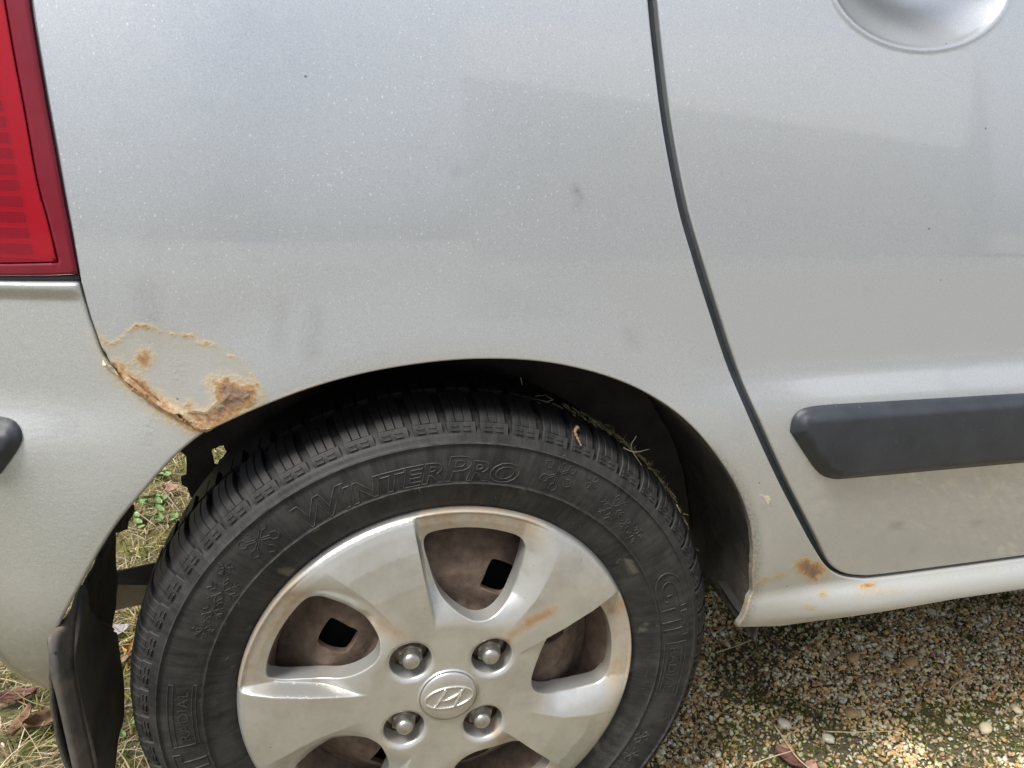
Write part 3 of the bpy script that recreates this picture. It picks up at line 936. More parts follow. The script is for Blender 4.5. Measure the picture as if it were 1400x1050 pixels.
# black gasket round the lamp
Vt, Ft = tube_geo(np.vstack([np.stack([t_out[:8, 0]+0.0016, S(t_out[:8, 0], t_out[:8, 1])+0.003, t_out[:8, 1]+HZ], 1)]), 0.0022, 8)
mesh('gasket', Vt, Ft, TRIM, tail)
gb = hits([(108, 380), (60, 380.5), (0, 381), (-60, 381)])
Vt, Ft = tube_geo(np.stack([gb[:, 0], S(gb[:, 0], gb[:, 1])+0.004, gb[:, 1]+HZ], 1), 0.003, 8)
mesh('gasket', Vt, Ft, TRIM, tail)

# ------------------------------------------------------------------ flakes of loose paint round the rust
def ribbon(name, pxs, w, lift, mat, seed, Sf=S_quarter):
    P = catmull(hits(pxs), 7)
    n = len(P)
    t = np.gradient(P, axis=0); t /= np.hypot(*t.T)[:, None]
    nn = np.stack([-t[:, 1], t[:, 0]], 1)
    prof = np.sin(np.linspace(0.12, math.pi-0.12, n))
    jit = 0.55+0.9*np.random.default_rng(seed).random(n)
    rows = []
    for f, l in ((-0.35, -0.0004), (0.0, 0.25), (0.5, 0.8), (1.0, 1.0), (0.55, 0.55), (0.0, 0.05)):
        Q = P+nn*(w*f*prof*jit)[:, None]
        rows.append(np.stack([Q[:, 0], Sf(P[:, 0], P[:, 1])-lift*l*prof*jit-0.0003, Q[:, 1]+HZ], 1))
    F = [[r*n+k, r*n+k+1, (r+1)*n+k+1, (r+1)*n+k] for r in range(5) for k in range(n-1)]
    return mesh(name, np.vstack(rows), F, mat, car, sharp=50)
ribbon('paint_flake', Z7([(725, 768), (780, 758), (840, 768), (880, 742)]), 0.0016, 0.0018, CHIP, 1)
ribbon('paint_flake', Z7([(860, 755), (910, 715), (960, 680), (1000, 640)]), 0.0018, 0.0020, CHIP, 2)
ribbon('paint_flake', Z7([(1080, 670), (1105, 658), (1125, 645)]), 0.0016, 0.0018, CHIP, 3)
ribbon('paint_flake', Z7([(915, 740), (940, 725), (965, 730)]), 0.0018, 0.0016, CHIP, 4)
ribbon('rust_flake', Z7([(300, 540), (360, 600), (430, 640), (500, 690), (570, 740)]), 0.0026, 0.0022, RUSTFLAKE, 5)
ribbon('rust_flake', Z7([(570, 738), (650, 780), (720, 825), (760, 822)]), 0.0026, 0.0022, RUSTFLAKE, 6)
ribbon('rust_flake', Z7([(350, 525), (420, 580), (490, 640), (560, 695)]), 0.0026, 0.0022, RUSTFLAKE, 7)
ribbon('rust_flake', Z7([(760, 830), (800, 868), (850, 878), (890, 868)]), 0.0030, 0.0026, RUSTFLAKE, 8)
ribbon('paint_flake', Z7([(190, 430), (200, 465), (240, 480), (290, 520)]), 0.0026, 0.0030, CHIP, 9)
ribbon('paint_flake', [(1036, 676), (1046, 681), (1050, 690)], 0.003, 0.0015, CHIP, 10)

# ------------------------------------------------------------------ wheel arch liner, flap, underside
LR = 0.322
def cyl_hit(px, py, rr=LR):
    d = ray(px, py); C = CAM-np.array([0, 0, HZ])
    a = d[0]**2+d[2]**2; b = 2*(C[0]*d[0]+C[2]*d[2]); c = C[0]**2+C[2]**2-rr*rr
    disc = b*b-4*a*c
    if disc < 0: return None
    s = math.sqrt(disc)
    for t in ((-b+s)/(2*a), (-b-s)/(2*a)):
        p = C+d*t
        if t > 0 and p[1] > 0.0: best = p; return np.array([math.atan2(p[2], p[0]) % (2*math.pi), p[1]])
    p = C+d*((-b+s)/(2*a))
    return np.array([math.atan2(p[2], p[0]) % (2*math.pi), p[1]])

def cyl_panel(name, poly, holes, mat, rr=LR):
    """poly in (arc length, y) on the liner cylinder"""
    L = resample(np.array(poly), 0.005)
    hs = [resample(np.array(h), 0.002) for h in holes]
    lo = L.min(0); hi = L.max(0)
    gx, gy = np.meshgrid(np.arange(lo[0], hi[0], 0.007), np.arange(lo[1], hi[1], 0.007))
    G = np.stack([gx.ravel(), gy.ravel()], 1)
    G = G[inside(G, L)]
    d, _ = poly_dist(G, L); G = G[d > 0.003]
    for h in hs:
        G = G[~inside(G, h)]; d, _ = poly_dist(G, h); G = G[d > 0.002]
    loops = [L]+hs
    E = []; o = 0
    for q in loops:
        E += [(o+i, o+(i+1) % len(q)) for i in range(len(q))]; o += len(q)
    vv, _, ff, _, _, _ = delaunay_2d_cdt([Vector(p) for p in np.vstack(loops+[G]).tolist()], E, [], 0, 1e-7)
    X = np.array([tuple(v) for v in vv]); T = np.array([f for f in ff if len(f) == 3])
    c = X[T].mean(1); m = inside(c, L)
    for h in hs: m &= ~inside(c, h)
    T = T[m]
    th = X[:, 0]/rr
    r = rr+(fbm(X[:, 0], X[:, 1], 45, 51)-0.5)*0.004
    V = np.stack([r*np.cos(th), X[:, 1], r*np.sin(th)+HZ], 1)
    o = mesh(name, V, T, mat, car)
    md = o.modifiers.new('thick', 'SOLIDIFY'); md.thickness = 0.003; md.offset = 0
    return o
poly = [(R(-2.5)*LR, 0.012), (R(126)*LR, 0.012), (R(124)*LR, 0.06), (R(120)*LR, 0.168), (R(-1)*LR, 0.168)]
cyl_panel('arch_liner', poly, [], LINER)
low = [cyl_hit(a, b) for a, b in [(168.6, 690), (181, 690), (182, 698.6), (174, 713), (173, 724), (157, 728.6), (156.6, 750), (158.6, 793), (157, 830), (151, 862)]]
lo_ = [(p[0]*LR, p[1]) for p in low]
poly2 = [(lo_[0][0], 0.012)]+lo_+[(lo_[-1][0]+0.03, lo_[-1][1]), (lo_[-1][0]+0.03, 0.012)]
cyl_panel('arch_liner', poly2, [], LINER)
# inner wing wall behind the wheel, front half only (the rear is open to the ground beyond)
YW = 0.172
wl_ = [at_y(a, b, YW) for a, b in [(245.7, 617), (254.3, 624), (255, 638), (254.5, 650), (247, 653), (247.5, 658), (248, 663), (255.7, 667), (258, 674), (261, 680), (278, 705), (300, 760)]]
wl_ = [(p[0], p[2]-HZ) for p in wl_]
wo_ = np.array([(0.33, 0.035), (0.33, 0.42), (wl_[0][0]-0.05, 0.42), (wl_[0][0]-0.05, wl_[0][1]+0.045)]+wl_+[(0.0, 0.035)])
hole = [at_y(a, b, YW) for a, b in [(288.6, 618.6), (291, 614), (295.7, 613.4), (299, 610.5), (305.7, 609.4), (307, 614), (310, 618.6), (306, 624), (302.9, 628.6), (299, 631), (297, 637), (293, 635.7), (291, 626)]]
panel('inner_wing', wo_, lambda x, z: YW+0*np.asarray(x), LINER, car, spacing=0.02, ds=0.003, re=0.0008, depth=0.003, holes=[np.array([(p[0], p[2]-HZ) for p in hole])])
# torn liner edge in front shows the dark sill end
def box_geo(x0, x1, y0, y1, z0, z1):
    V = np.array([(x0, y0, z0), (x1, y0, z0), (x1, y1, z0), (x0, y1, z0), (x0, y0, z1), (x1, y0, z1), (x1, y1, z1), (x0, y1, z1)])
    return V, [[0, 3, 2, 1], [4, 5, 6, 7], [0, 1, 5, 4], [1, 2, 6, 5], [2, 3, 7, 6], [3, 0, 4, 7]]
parts = [box_geo(0.42, 1.75, 0.09, 1.42, 0.06+HZ, 0.10+HZ), box_geo(-0.42, 1.75, 0.28, 1.42, 0.22+HZ, 0.60+HZ)]
V, F = join_geo(parts)
mesh('underbody', V, F, UNDER, car, smooth=False)
# cabin above the belt line (outside the picture)
gl = []
for x0, x1 in ((-0.20, 0.12), (0.16, 0.96), (1.0, 1.7)):
    V = np.array([(x0, S(x0, BELT)+0.01, BELT+HZ+0.005), (x1, S(x1, BELT)+0.01, BELT+HZ+0.005), (x1-0.02, S(x1, BELT)+0.16, BELT+0.40+HZ), (x0+0.05, S(x0, BELT)+0.16, BELT+0.40+HZ)])
    mesh('side_window', np.vstack([V, V+np.array([0, 0.005, 0])]), [[0, 1, 2, 3], [7, 6, 5, 4], [0, 4, 5, 1], [1, 5, 6, 2], [2, 6, 7, 3], [3, 7, 4, 0]], GLASS, car, smooth=False)
V, F = join_geo([box_geo(-0.14, 1.7, 0.24, 1.28, BELT+0.40+HZ, BELT+0.44+HZ), box_geo(-0.30, 1.75, 0.14, 1.40, BELT-0.09+HZ, BELT-0.005+HZ)])
mesh('roof', V, F, PAINT, car, smooth=False)

# mud flap: a sheet standing across the car behind the wheel, with an outer flange
mf_r = [(152, 862), (160, 867), (165, 900), (166.5, 930), (164, 980), (157, 1012), (155, 1060), (150, 1110)]
mf_l = [(112, 800), (104, 838), (101, 868), (100, 905), (106, 945), (114, 985), (124, 1030), (136, 1085)]
mf_o = [(101, 836), (72, 862), (66, 880), (69, 915), (78, 950), (86, 985), (96, 1030), (108, 1085)]
XF = -0.302
rowsL = np.array([at_x(a, b, XF) for a, b in mf_r])
V = []; nr = 8; ncol = 14
A = rowsL
Bm = np.array([at_x(a, b, XF-0.002) for a, b in mf_l])
Cc = np.array([at_x(a, b, XF-0.014) for a, b in mf_o])
A = catmull(A, 4); Bm = catmull(Bm, 4); Cc = catmull(Cc, 4)
nr = len(A)
for i in range(nr):
    for k in range(9):
        f = k/8
        p = Bm[i]*(1-f)+A[i]*f
        p = p+np.array([-0.006*math.sin(f*math.pi)+0.002*math.sin(9*f+i*0.3), 0, 0])
        V.append(p)
F = [[i*9+k, i*9+k+1, (i+1)*9+k+1, (i+1)*9+k] for i in range(nr-1) for k in range(8)]
flap = mesh('mud_flap', V, F, RUBFLAP, car)
md = flap.modifiers.new('thick', 'SOLIDIFY'); md.thickness = 0.004; md.offset = 0
V = []
for i in range(nr):
    for k in range(7):
        f = k/6
        p = Cc[i]*(1-f)+Bm[i]*f
        bul = math.sin(f*math.pi)*0.006*(1.0-0.4*math.cos(f*8))
        V.append(p+np.array([0.0, -bul, 0])+np.array([0, 0, 0.004*math.sin(f*3.1) if i == 0 else 0]))
F = [[i*7+k, i*7+k+1, (i+1)*7+k+1, (i+1)*7+k] for i in range(nr-1) for k in range(6)]
fl = mesh('flange', V, F, RUBFLAP, flap)
md = fl.modifiers.new('thick', 'SOLIDIFY'); md.thickness = 0.004; md.offset = 0.5

# bar seen through the gap behind the wheel (towing bracket / tank strap), bent plate
def plate(name, pa, pb, pc, pd_, ya, yc, mat):
    V = np.array([at_y(*pa, ya), at_y(*pb, ya), at_y(*pc, yc), at_y(*pd_, yc)])
    V = np.vstack([V, V+np.array([0.0, 0.010, -0.004])])
    return mesh(name, V, [[0, 3, 2, 1], [4, 5, 6, 7], [0, 1, 5, 4], [1, 2, 6, 5], [2, 3, 7, 6], [3, 0, 4, 7]], mat, car, smooth=False)
plate('tow_bracket', (140, 799), (250, 800), (250, 815), (140, 838), 0.290, 0.296, MUFF)
plate('dark_plate', (140, 786), (250, 762), (250, 801), (140, 799), 0.300, 0.289, DARK)  # upper plate of the bar, dark all over

# ------------------------------------------------------------------ wheel
wheel = empty('wheel', (0, 0, HZ), car)
TR = 0.2735
PROF = np.array([(0.176, 0.014), (0.180, 0.006), (0.186, 0.002), (0.195, -0.0010), (0.2050, -0.0030), (0.2063, -0.0042), (0.2078, -0.0036), (0.2100, -0.0040), (0.222, -0.0050), (0.233, -0.0045), (0.2405, -0.0032), (0.2420, -0.0038), (0.2435, -0.0022), (0.2495, 0.001), (0.2555, 0.006), (0.2605, 0.0115), (0.2640, 0.0165), (0.2668, 0.026), (0.2680, 0.036), (0.2684, 0.048), (0.2686, 0.062), (0.2687, 0.0775)])
_s = np.concatenate([[0], np.cumsum(np.hypot(*np.diff(PROF, axis=0).T))])
def prof_at(s):
    return np.interp(s, _s, PROF[:, 0]), np.interp(s, _s, PROF[:, 1])
def ysw(r):
    m = PROF[:, 0] < 0.2636
    return np.interp(r, PROF[m][:, 0], PROF[m][:, 1])
fine = []
for i in range(len(PROF)-1):
    for k in range(3): fine.append(PROF[i]+(PROF[i+1]-PROF[i])*k/3)
fine.append(PROF[-1]); fine = np.array(fine)
g = fine.copy()
dep = 0.0046*sstep(0.246, 0.256, g[:, 0])
tan = np.gradient(g, axis=0); tan /= np.hypot(*tan.T)[:, None]
nrm = np.stack([tan[:, 1], -tan[:, 0]], 1)       # outward of the tyre in (r, y)
core = g-nrm*dep[:, None]
mirror = core[::-1].copy(); mirror[:, 1] = 0.155-mirror[:, 1]
core2 = np.vstack([core, mirror[1:]])
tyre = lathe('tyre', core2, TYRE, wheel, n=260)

def ring_pt(s, off, ang):
    r, y = prof_at(s)
    r2, y2 = prof_at(s+1e-4); r1, y1 = prof_at(s-1e-4)
    tx, ty = r2-r1, y2-y1; l = math.hypot(tx, ty)
    nr_, ny_ = ty/l, -tx/l
    r += nr_*off; y += ny_*off
    return np.array([r*math.cos(ang), y, r*math.sin(ang)])

NB = 58
PIT = 2*math.pi/NB
s_lo = np.interp(0.2475, PROF[:, 0], _s)
s_sh = _s[16]; s_in = np.interp(0.046, PROF[:, 1][9:], _s[9:])
s_c0 = np.interp(0.053, PROF[:, 1][9:], _s[9:]); s_c1 = _s[-1]+0.0
def sliver(sa, sb, a0, a1, ns, skew, off=0.0, low=-0.0045, fade=0.0):
    """curved bar along the profile between two angles"""
    ss = np.linspace(sa, sb, ns); V = []; F = []
    for i, s in enumerate(ss):
        f = (s-s_lo)/(s_in-s_lo)
        sk = skew*math.sin(min(1, max(0, f))*1.6)
        top = off
        if fade and s-sa < fade: top = off-0.0016*(1-(s-sa)/fade)
        for (a, o) in ((a0, low), (a0, top-0.0006), (a0+0.0005/0.27, top), (a1-0.0005/0.27, top), (a1, top-0.0006), (a1, low)):
            V.append(ring_pt(s, o, a+sk))
    for i in range(ns-1):
        for k in range(5):
            F.append([i*6+k, i*6+k+1, (i+1)*6+k+1, (i+1)*6+k])
    F.append([5, 4, 3, 2, 1, 0]); F.append([(ns-1)*6+k for k in range(6)])
    return np.array(V), F
w = PIT*0.77
parts = [sliver(s_lo, s_lo+0.011, -w/2-0.006, w/2+0.004, 4, 0.012, 0.0003, -0.006, 0.005)]
q = w/3
for k in range(3):
    parts.append(sliver(s_lo+0.0112, s_in, -w/2+k*q+0.0006, -w/2+(k+1)*q-0.0006, 11, 0.016, 0.0002+0.0003*(k == 1)))
# small moulded bars on the shoulder face
for a, b, c, d in ((0.10, 0.42, 0.003, 0.0042), (-0.36, -0.05, 0.003, 0.0042), (0.10, 0.42, 0.0065, 0.0077), (-0.36, -0.05, 0.0065, 0.0077)):
    parts.append(sliver(s_lo+c, s_lo+d, a*w, b*w, 2, 0.012, 0.0008, 0.0))
V, F = join_geo(parts)
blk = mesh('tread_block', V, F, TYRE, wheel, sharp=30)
for i in range(1, NB):
    o = blk.copy(); COL.objects.link(o); o.parent = wheel
    o.rotation_euler = (0, -i*PIT, 0)
parts = []
for k in range(2):
    parts.append(sliver(s_c0, s_c1, -w/2+k*w/2+0.0014, -w/2+(k+1)*w/2-0.0014, 5, 0.05, 0.0002))
V, F = join_geo(parts)
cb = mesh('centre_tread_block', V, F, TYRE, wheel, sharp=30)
cb.rotation_euler = (0, -0.4*PIT, 0)
for i in range(1, NB):
    o = cb.copy(); COL.objects.link(o); o.parent = wheel
    o.rotation_euler = (0, -(i+0.4)*PIT, 0)

# raised writing and snowflakes on the sidewall
def text_mesh(txt, size, outline=0.0, shear=0.0, bold=0.0, smallcaps=False, spacing=1.0, extrude=0.0):
    cu = bpy.data.curves.new('lettering', 'FONT')
    cu.body = txt; cu.size = size; cu.shear = shear; cu.offset = bold; cu.space_character = spacing
    cu.resolution_u = 3
    if smallcaps:
        cu.small_caps_scale = 0.80
        for i, ch in enumerate(txt):
            if ch.islower(): cu.body_format[i].use_small_caps = True
    if outline:
        cu.fill_mode = 'NONE'; cu.bevel_depth = outline; cu.bevel_resolution = 0
    else:
        cu.fill_mode = 'FRONT'
    ob = bpy.data.objects.new('lettering', cu)
    COL.objects.link(ob)
    dg = bpy.context.evaluated_depsgraph_get()
    me = bpy.data.meshes.new_from_object(ob.evaluated_get(dg))
    bpy.data.objects.remove(ob); bpy.data.curves.remove(cu)
    V = np.array([tuple(v.co) for v in me.vertices]); F = [list(p.vertices) for p in me.polygons]
    bpy.data.meshes.remove(me)
    return V, F

def on_sidewall(V, F, a_mid, r_base, lift=0.0, width=None, name='lettering', mat=None, scale_h=1.0):
    """text plane -> arc; reads clockwise with its head outwards"""
    x = V[:, 0]; x0, x1 = x.min(), x.max()
    sc = (width/(x1-x0)) if width else 1.0
    rm = r_base+0.010
    ang = R(a_mid)-((x-(x0+x1)/2)*sc)/rm
    r = r_base+V[:, 1]*scale_h
    P = np.stack([r*np.cos(ang), ysw(r)-V[:, 2]-lift, r*np.sin(ang)], 1)
    return P, F
E_ = []; T_ = []
def put(txt, size, a_mid, r_base, arc, outline=0.00035, shear=0.0, smallcaps=False, hs=1.0, fill=False, bold=0.0):
    V, F = text_mesh(txt, size, outline, shear, bold, smallcaps)
    wid = R(arc)*(r_base+0.01)
    T_.append((V, F))
    E_.append(on_sidewall(V, F, a_mid, r_base, 0.0003 if outline else 0.0006, wid, scale_h=hs))
put('WinterPro', 0.030, 98.2, 0.2092, 48.5, 0.00042, 0.22, True, 1.02, bold=0.0006)
put('155/70R13', 0.012, 214, 0.2165, 22, 0.0003)
def letters(flat, placed, shear):
    """one object per letter: islands of the text that overlap in x are one letter"""
    V, F = flat; P, _ = placed
    par = list(range(len(V)))
    def fd(i):
        while par[i] != i:
            par[i] = par[par[i]]; i = par[i]
        return i
    for f in F:
        a = fd(f[0])
        for j in f[1:]: par[fd(j)] = a
    root = np.array([fd(i) for i in range(len(V))])
    xs_ = V[:, 0]-shear*V[:, 1]
    isl = sorted(((xs_[root == r].min(), xs_[root == r].max(), r) for r in set(root.tolist())))
    groups = []
    for lo_x, hi_x, r in isl:
        if groups and lo_x < groups[-1][0]-0.0008:
            groups[-1][1].append(r); groups[-1][0] = max(groups[-1][0], hi_x)
        else: groups.append([hi_x, [r]])
    for _, rs in groups:
        m = np.isin(root, rs); idx = np.where(m)[0]; mp = -np.ones(len(V), int); mp[idx] = np.arange(len(idx))
        mesh('raised_letter', P[idx], [[int(mp[i]) for i in f] for f in F if m[f[0]]], RIDGE, wheel, sharp=40)
letters(T_[0], E_[0], 0.22)
letters(T_[1], E_[1], 0.0)
E_.clear()

def ridge_geo(P, wd=0.0009, ht=0.0007):
    """low raised line along (r, angle-deg) points of the sidewall"""
    P = np.asarray(P, float)
    xy = np.stack([P[:, 0]*np.cos(np.radians(P[:, 1])), P[:, 0]*np.sin(np.radians(P[:, 1]))], 1)
    n = len(xy)
    t = np.gradient(xy, axis=0); t /= np.hypot(*t.T)[:, None]+1e-12
    nn = np.stack([-t[:, 1], t[:, 0]], 1)
    V = []
    for o, h in ((-wd/2, -0.0003), (-wd/4, ht), (wd/4, ht), (wd/2, -0.0003)):
        q = xy+nn*o
        r = np.hypot(*q.T)
        V.append(np.stack([q[:, 0], ysw(r)-h, q[:, 1]], 1))
    F = [[r_*n+k, r_*n+k+1, (r_+1)*n+k+1, (r_+1)*n+k] for r_ in range(3) for k in range(n-1)]
    return np.vstack(V), F
def rline(r0_, a0_, r1_, a1_, n=8): return [(r0_+(r1_-r0_)*i/(n-1), a0_+(a1_-a0_)*i/(n-1)) for i in range(n)]
def box_lines(ra, rb, aa, ab, n=16):
    return [ridge_geo(rline(ra, aa, ra, ab, n)), ridge_geo(rline(rb, aa, rb, ab, n)), ridge_geo(rline(ra, aa, rb, aa, 5)), ridge_geo(rline(ra, ab, rb, ab, 5))]

def gt_group(a0):
    """G, T and a boxed RADIAL, running clockwise from angle a0"""
    G = []
    # G: rounded outer outline, inner return
    def arc(cu, cv, ru, rv, d0, d1, n=12):
        return [(cv+rv*math.sin(R(d0+(d1-d0)*i/n)), cu+ru*math.cos(R(d0+(d1-d0)*i/n))) for i in range(n+1)]
    def outline(P, wd=0.0011):
        Q = []
        for i in range(len(P)):
            p, q_ = P[i], P[(i+1) % len(P)]
            for k in range(3): Q.append((p[0]+(q_[0]-p[0])*k/3, a0-(p[1]+(q_[1]-p[1])*k/3)))
        Q.append(Q[0])
        G.append(ridge_geo(Q, wd, 0.0009))
    outline([(0.2350, 11.0)]+arc(5.2, 0.2225, 4.9, 0.0125, 90, 270)+[(0.2100, 11.0), (0.2240, 11.0), (0.2240, 6.9), (0.2190, 6.9), (0.2190, 8.6), (0.2158, 8.6)]+arc(5.6, 0.2225, 2.6, 0.0067, 270, 90)+[(0.2292, 11.0)])
    outline([(0.2350, 12.6), (0.2350, 19.4), (0.2292, 19.4), (0.2292, 17.2), (0.2100, 17.2), (0.2100, 14.8), (0.2292, 14.8), (0.2292, 12.6)])
    # bars and box
    G += box_lines(0.2115, 0.2145, a0-21.5, a0-37.5)
    G += box_lines(0.2295, 0.2335, a0-21.5, a0-37.5)
    G.append(ridge_geo(rline(0.2115, a0-21.5, 0.2335, a0-21.5, 6)))
    V, F = text_mesh('RADIAL', 0.0125, 0.0, 0.0)
    G.append(on_sidewall(V, F, a0-29.5, 0.2175, 0.0008, R(13.5)*0.225, scale_h=0.95))
    return join_geo(G)
V, F = gt_group(25.5)
mesh('lettering', V, F, RIDGE, wheel, sharp=40)
V, F = gt_group(25.5+180.5)
mesh('lettering', V, F, RIDGE, wheel, sharp=40)
# small print near the bead
put('MAX LOAD', 0.0042, 1.0, 0.1955, 8.0, 0.0)
put('MAX PRESS', 0.0042, -8.6, 0.1955, 8.5, 0.0)
put('RADIAL TUBELESS', 0.0058, -31, 0.1935, 17, 0.0)
put('TUBELESS', 0.0058, 33, 0.1935, 9, 0.0)
put('WINTER', 0.0050, 172, 0.1940, 8, 0.0)
V, F = join_geo(E_); E_.clear()
tag(mesh('small_lettering', V, F, RIDGE, wheel, sharp=40), None, None, None, 'stuff')

def flake(a_deg, rc, size, rot, kind):
    """six-armed snowflake moulded on the sidewall"""
    G = []
    cx_, cz_ = rc*math.cos(R(a_deg)), rc*math.sin(R(a_deg))
    def seg(pts, wd):
        P = np.array(pts)
        ln = np.hypot(*(P[-1]-P[0])); k = max(3, len(P))
        if len(P) == 2: P = np.array([P[0]+(P[1]-P[0])*i/4 for i in range(5)])
        x = cx_+P[:, 0]; z = cz_+P[:, 1]
        G.append(ridge_geo(np.stack([np.hypot(x, z), np.degrees(np.arctan2(z, x))], 1), wd, 0.0006))
    for i in range(6):
        t = R(rot+60*i); c, s = math.cos(t), math.sin(t)
        def tr(p): return (size*(p[0]*c-p[1]*s), size*(p[0]*s+p[1]*c))
        if kind == 0:      # big: outlined spear arms
            seg([tr(p) for p in ((0.12, 0.05), (0.55, 0.06), (0.66, 0.20), (0.85, 0.20), (1.0, 0.0), (0.85, -0.20), (0.66, -0.20), (0.55, -0.06), (0.12, -0.05))], 0.0009)
        elif kind == 1:
            seg([tr((0.1, 0)), tr((1, 0))], 0.0011)
            for a in (0.45, 0.72):
                seg([tr((a, 0)), tr((a+0.22, 0.26))], 0.0010); seg([tr((a, 0)), tr((a+0.22, -0.26))], 0.0010)
        else:
            seg([tr((0.0, 0)), tr((1, 0))], 0.0012)
            seg([tr((0.55, 0)), tr((0.85, 0.34))], 0.0011); seg([tr((0.55, 0)), tr((0.85, -0.34))], 0.0011)
    return join_geo(G)
for a, r, sz, ro, kd in ((130.8, 0.2275, 0.0165, 15, 0), (139.5, 0.2310, 0.0065, 0, 1), (144.2, 0.2205, 0.0130, 20, 1), (149.3, 0.2190, 0.0085, 10, 2), (154.0, 0.2190, 0.0085, 30, 1),
                         (65.5, 0.2275, 0.0165, 10, 0), (57.5, 0.2325, 0.0065, 0, 1), (49.5, 0.2240, 0.0130, 15, 1), (39.8, 0.2195, 0.0085, 30, 1), (44.0, 0.2200, 0.0060, 0, 2),
                         (-25.8, 0.2185, 0.0085, 10, 2), (-31.5, 0.2200, 0.0085, 25, 1), (-37.5, 0.2230, 0.0130, 0, 1), (-18.5, 0.2350, 0.005, 0, 1)):
    V, F = flake(a, r, sz, ro, kd)
    mesh('snowflake', V, F, RIDGE, wheel, sharp=40)
for rr in (0.2063, 0.2420):
    V, F = ridge_geo([(rr, a) for a in np.linspace(0, 360, 241)], 0.0010, 0.0016)
    mesh('moulded_ring', V, F, RIDGE, wheel, sharp=40)
# fine rubber whiskers
G = []
for i in range(26):
    a = rng.uniform(0, 2*math.pi); r = rng.choice([0.1815, 0.2065, 0.193, 0.2425, 0.206])
    p = np.array([r*math.cos(a), ysw(r), r*math.sin(a)])
    d = np.array([rng.normal(0, 0.3), -1, rng.normal(0, 0.4)])
    l = rng.uniform(0.002, 0.005)
    G.append(tube_geo([p, p+d*l*0.5, p+d*l*0.5+np.array([rng.normal(0, .3), -0.3, rng.normal(0, .3)])*l], 0.00028, 4))
V, F = join_geo(G)
tag(mesh('moulding_whisker', V, F, RIDGE, wheel), None, None, None, 'stuff')

# steel wheel with vents
HP = np.array([(0.0, 0.016), (0.030, 0.016), (0.045, 0.014), (0.060, 0.016), (0.072, 0.024), (0.086, 0.022), (0.105, 0.020), (0.118, 0.024), (0.130, 0.034), (0.142, 0.046), (0.150, 0.050)])
def S_steel(x, z):
    r = np.hypot(x, z)
    return np.interp(r, HP[:, 0], HP[:, 1])
def circ(r, n=120, cx=0, cz=0): 
    a = np.linspace(0, 2*math.pi, n, endpoint=False); return np.stack([cx+r*np.cos(a), cz+r*np.sin(a)], 1)
vents = []
for k in range(8):
    a = R(16+45*k)
    vq = catmull([(0.092, -0.010), (0.092, 0.010), (0.100, 0.0135), (0.114, 0.0145), (0.120, 0.011), (0.120, -0.011), (0.114, -0.0145), (0.100, -0.0135)], 4, True)
    c, s = math.cos(a), math.sin(a)
    vents.append(np.stack([vq[:, 0]*c-vq[:, 1]*s, vq[:, 0]*s+vq[:, 1]*c], 1))
panel('steel_wheel', circ(0.150), S_steel, STEEL, wheel, spacing=0.006, ds=0.003, re=0.0012, depth=0.004, holes=vents, zoff=0, hole_depth=0.006)
lathe('rim_barrel', [(0.150, 0.052), (0.151, 0.040), (0.158, 0.020), (0.164, 0.010), (0.172, 0.008), (0.1745, 0.011), (0.1745, 0.02), (0.160, 0.03), (0.158, 0.14), (0.172, 0.146)], STEEL, wheel, n=120)
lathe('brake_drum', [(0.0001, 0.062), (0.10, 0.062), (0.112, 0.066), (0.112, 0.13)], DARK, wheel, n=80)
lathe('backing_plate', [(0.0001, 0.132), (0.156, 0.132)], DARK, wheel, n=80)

# ---- wheel cover
WIN = np.array([(0.1585, 66), (0.160, 72), (0.1605, 80), (0.160, 88), (0.158, 94.5), (0.152, 96.6), (0.142, 97), (0.128, 96.3), (0.112, 95.2), (0.098, 92.5), (0.087, 86.5), (0.0800, 79), (0.0775, 72), (0.0805, 64.5), (0.088, 60), (0.098, 58), (0.110, 57.6), (0.126, 59), (0.142, 61), (0.152, 62.6)])
def S_cap(x, z):
    x = np.asarray(x, float); z = np.asarray(z, float)
    r = np.hypot(x, z); th = np.degrees(np.arctan2(z, x))
    y = np.interp(r, [0, 0.03, 0.06, 0.09, 0.12, 0.15, 0.168, 0.174, 0.177, 0.1790, 0.1802], [-0.0115, -0.0108, -0.0102, -0.0112, -0.0118, -0.0100, -0.0065, -0.0044, -0.0028, -0.0006, 0.0035])
    for k in range(5):
        t = (th-72*k-76+180) % 360-180+76           # local angle, window centred near 77
        acw = np.interp(r, [0.06, 0.095, 0.12, 0.15, 0.18], [47, 48, 49, 52, 55])
        awin = np.interp(r, [0.07, 0.09, 0.11, 0.13, 0.16, 0.18], [66, 60, 58.2, 60, 65, 67])
        up_e = sstep(99.4, 97.6, t)
        dn_e = np.clip((t-acw)/(awin-acw), 0, 1)
        dn_e = dn_e*(0.55+0.45*dn_e)
        rad = sstep(0.070, 0.118, r)*(1-0.80*np.clip((r-0.150)/(0.1765-0.150), 0, 1))
        rad = rad*(1-sstep(0.1755, 0.1785, r))
        y = y+0.0165*up_e*dn_e*rad
    # shallow saucer round each nut hole, soft step round the centre badge
    for k in range(4):
        a = R(39.3+90*k)
        d = np.hypot(x-0.0515*math.cos(a), z-0.0515*math.sin(a))
        y = y+0.0030*(1-sstep(0.0165, 0.0225, d))
    return y
wins = []
for k in range(5):
    w_ = catmull(np.stack([WIN[:, 0]*np.cos(np.radians(WIN[:, 1]+72*k)), WIN[:, 0]*np.sin(np.radians(WIN[:, 1]+72*k))], 1), 4, True)
    wins.append(w_)
nuth = []
for k in range(4):
    a = R(39.3+90*k); nuth.append(circ(0.0182, 40, 0.0515*math.cos(a), 0.0515*math.sin(a)))
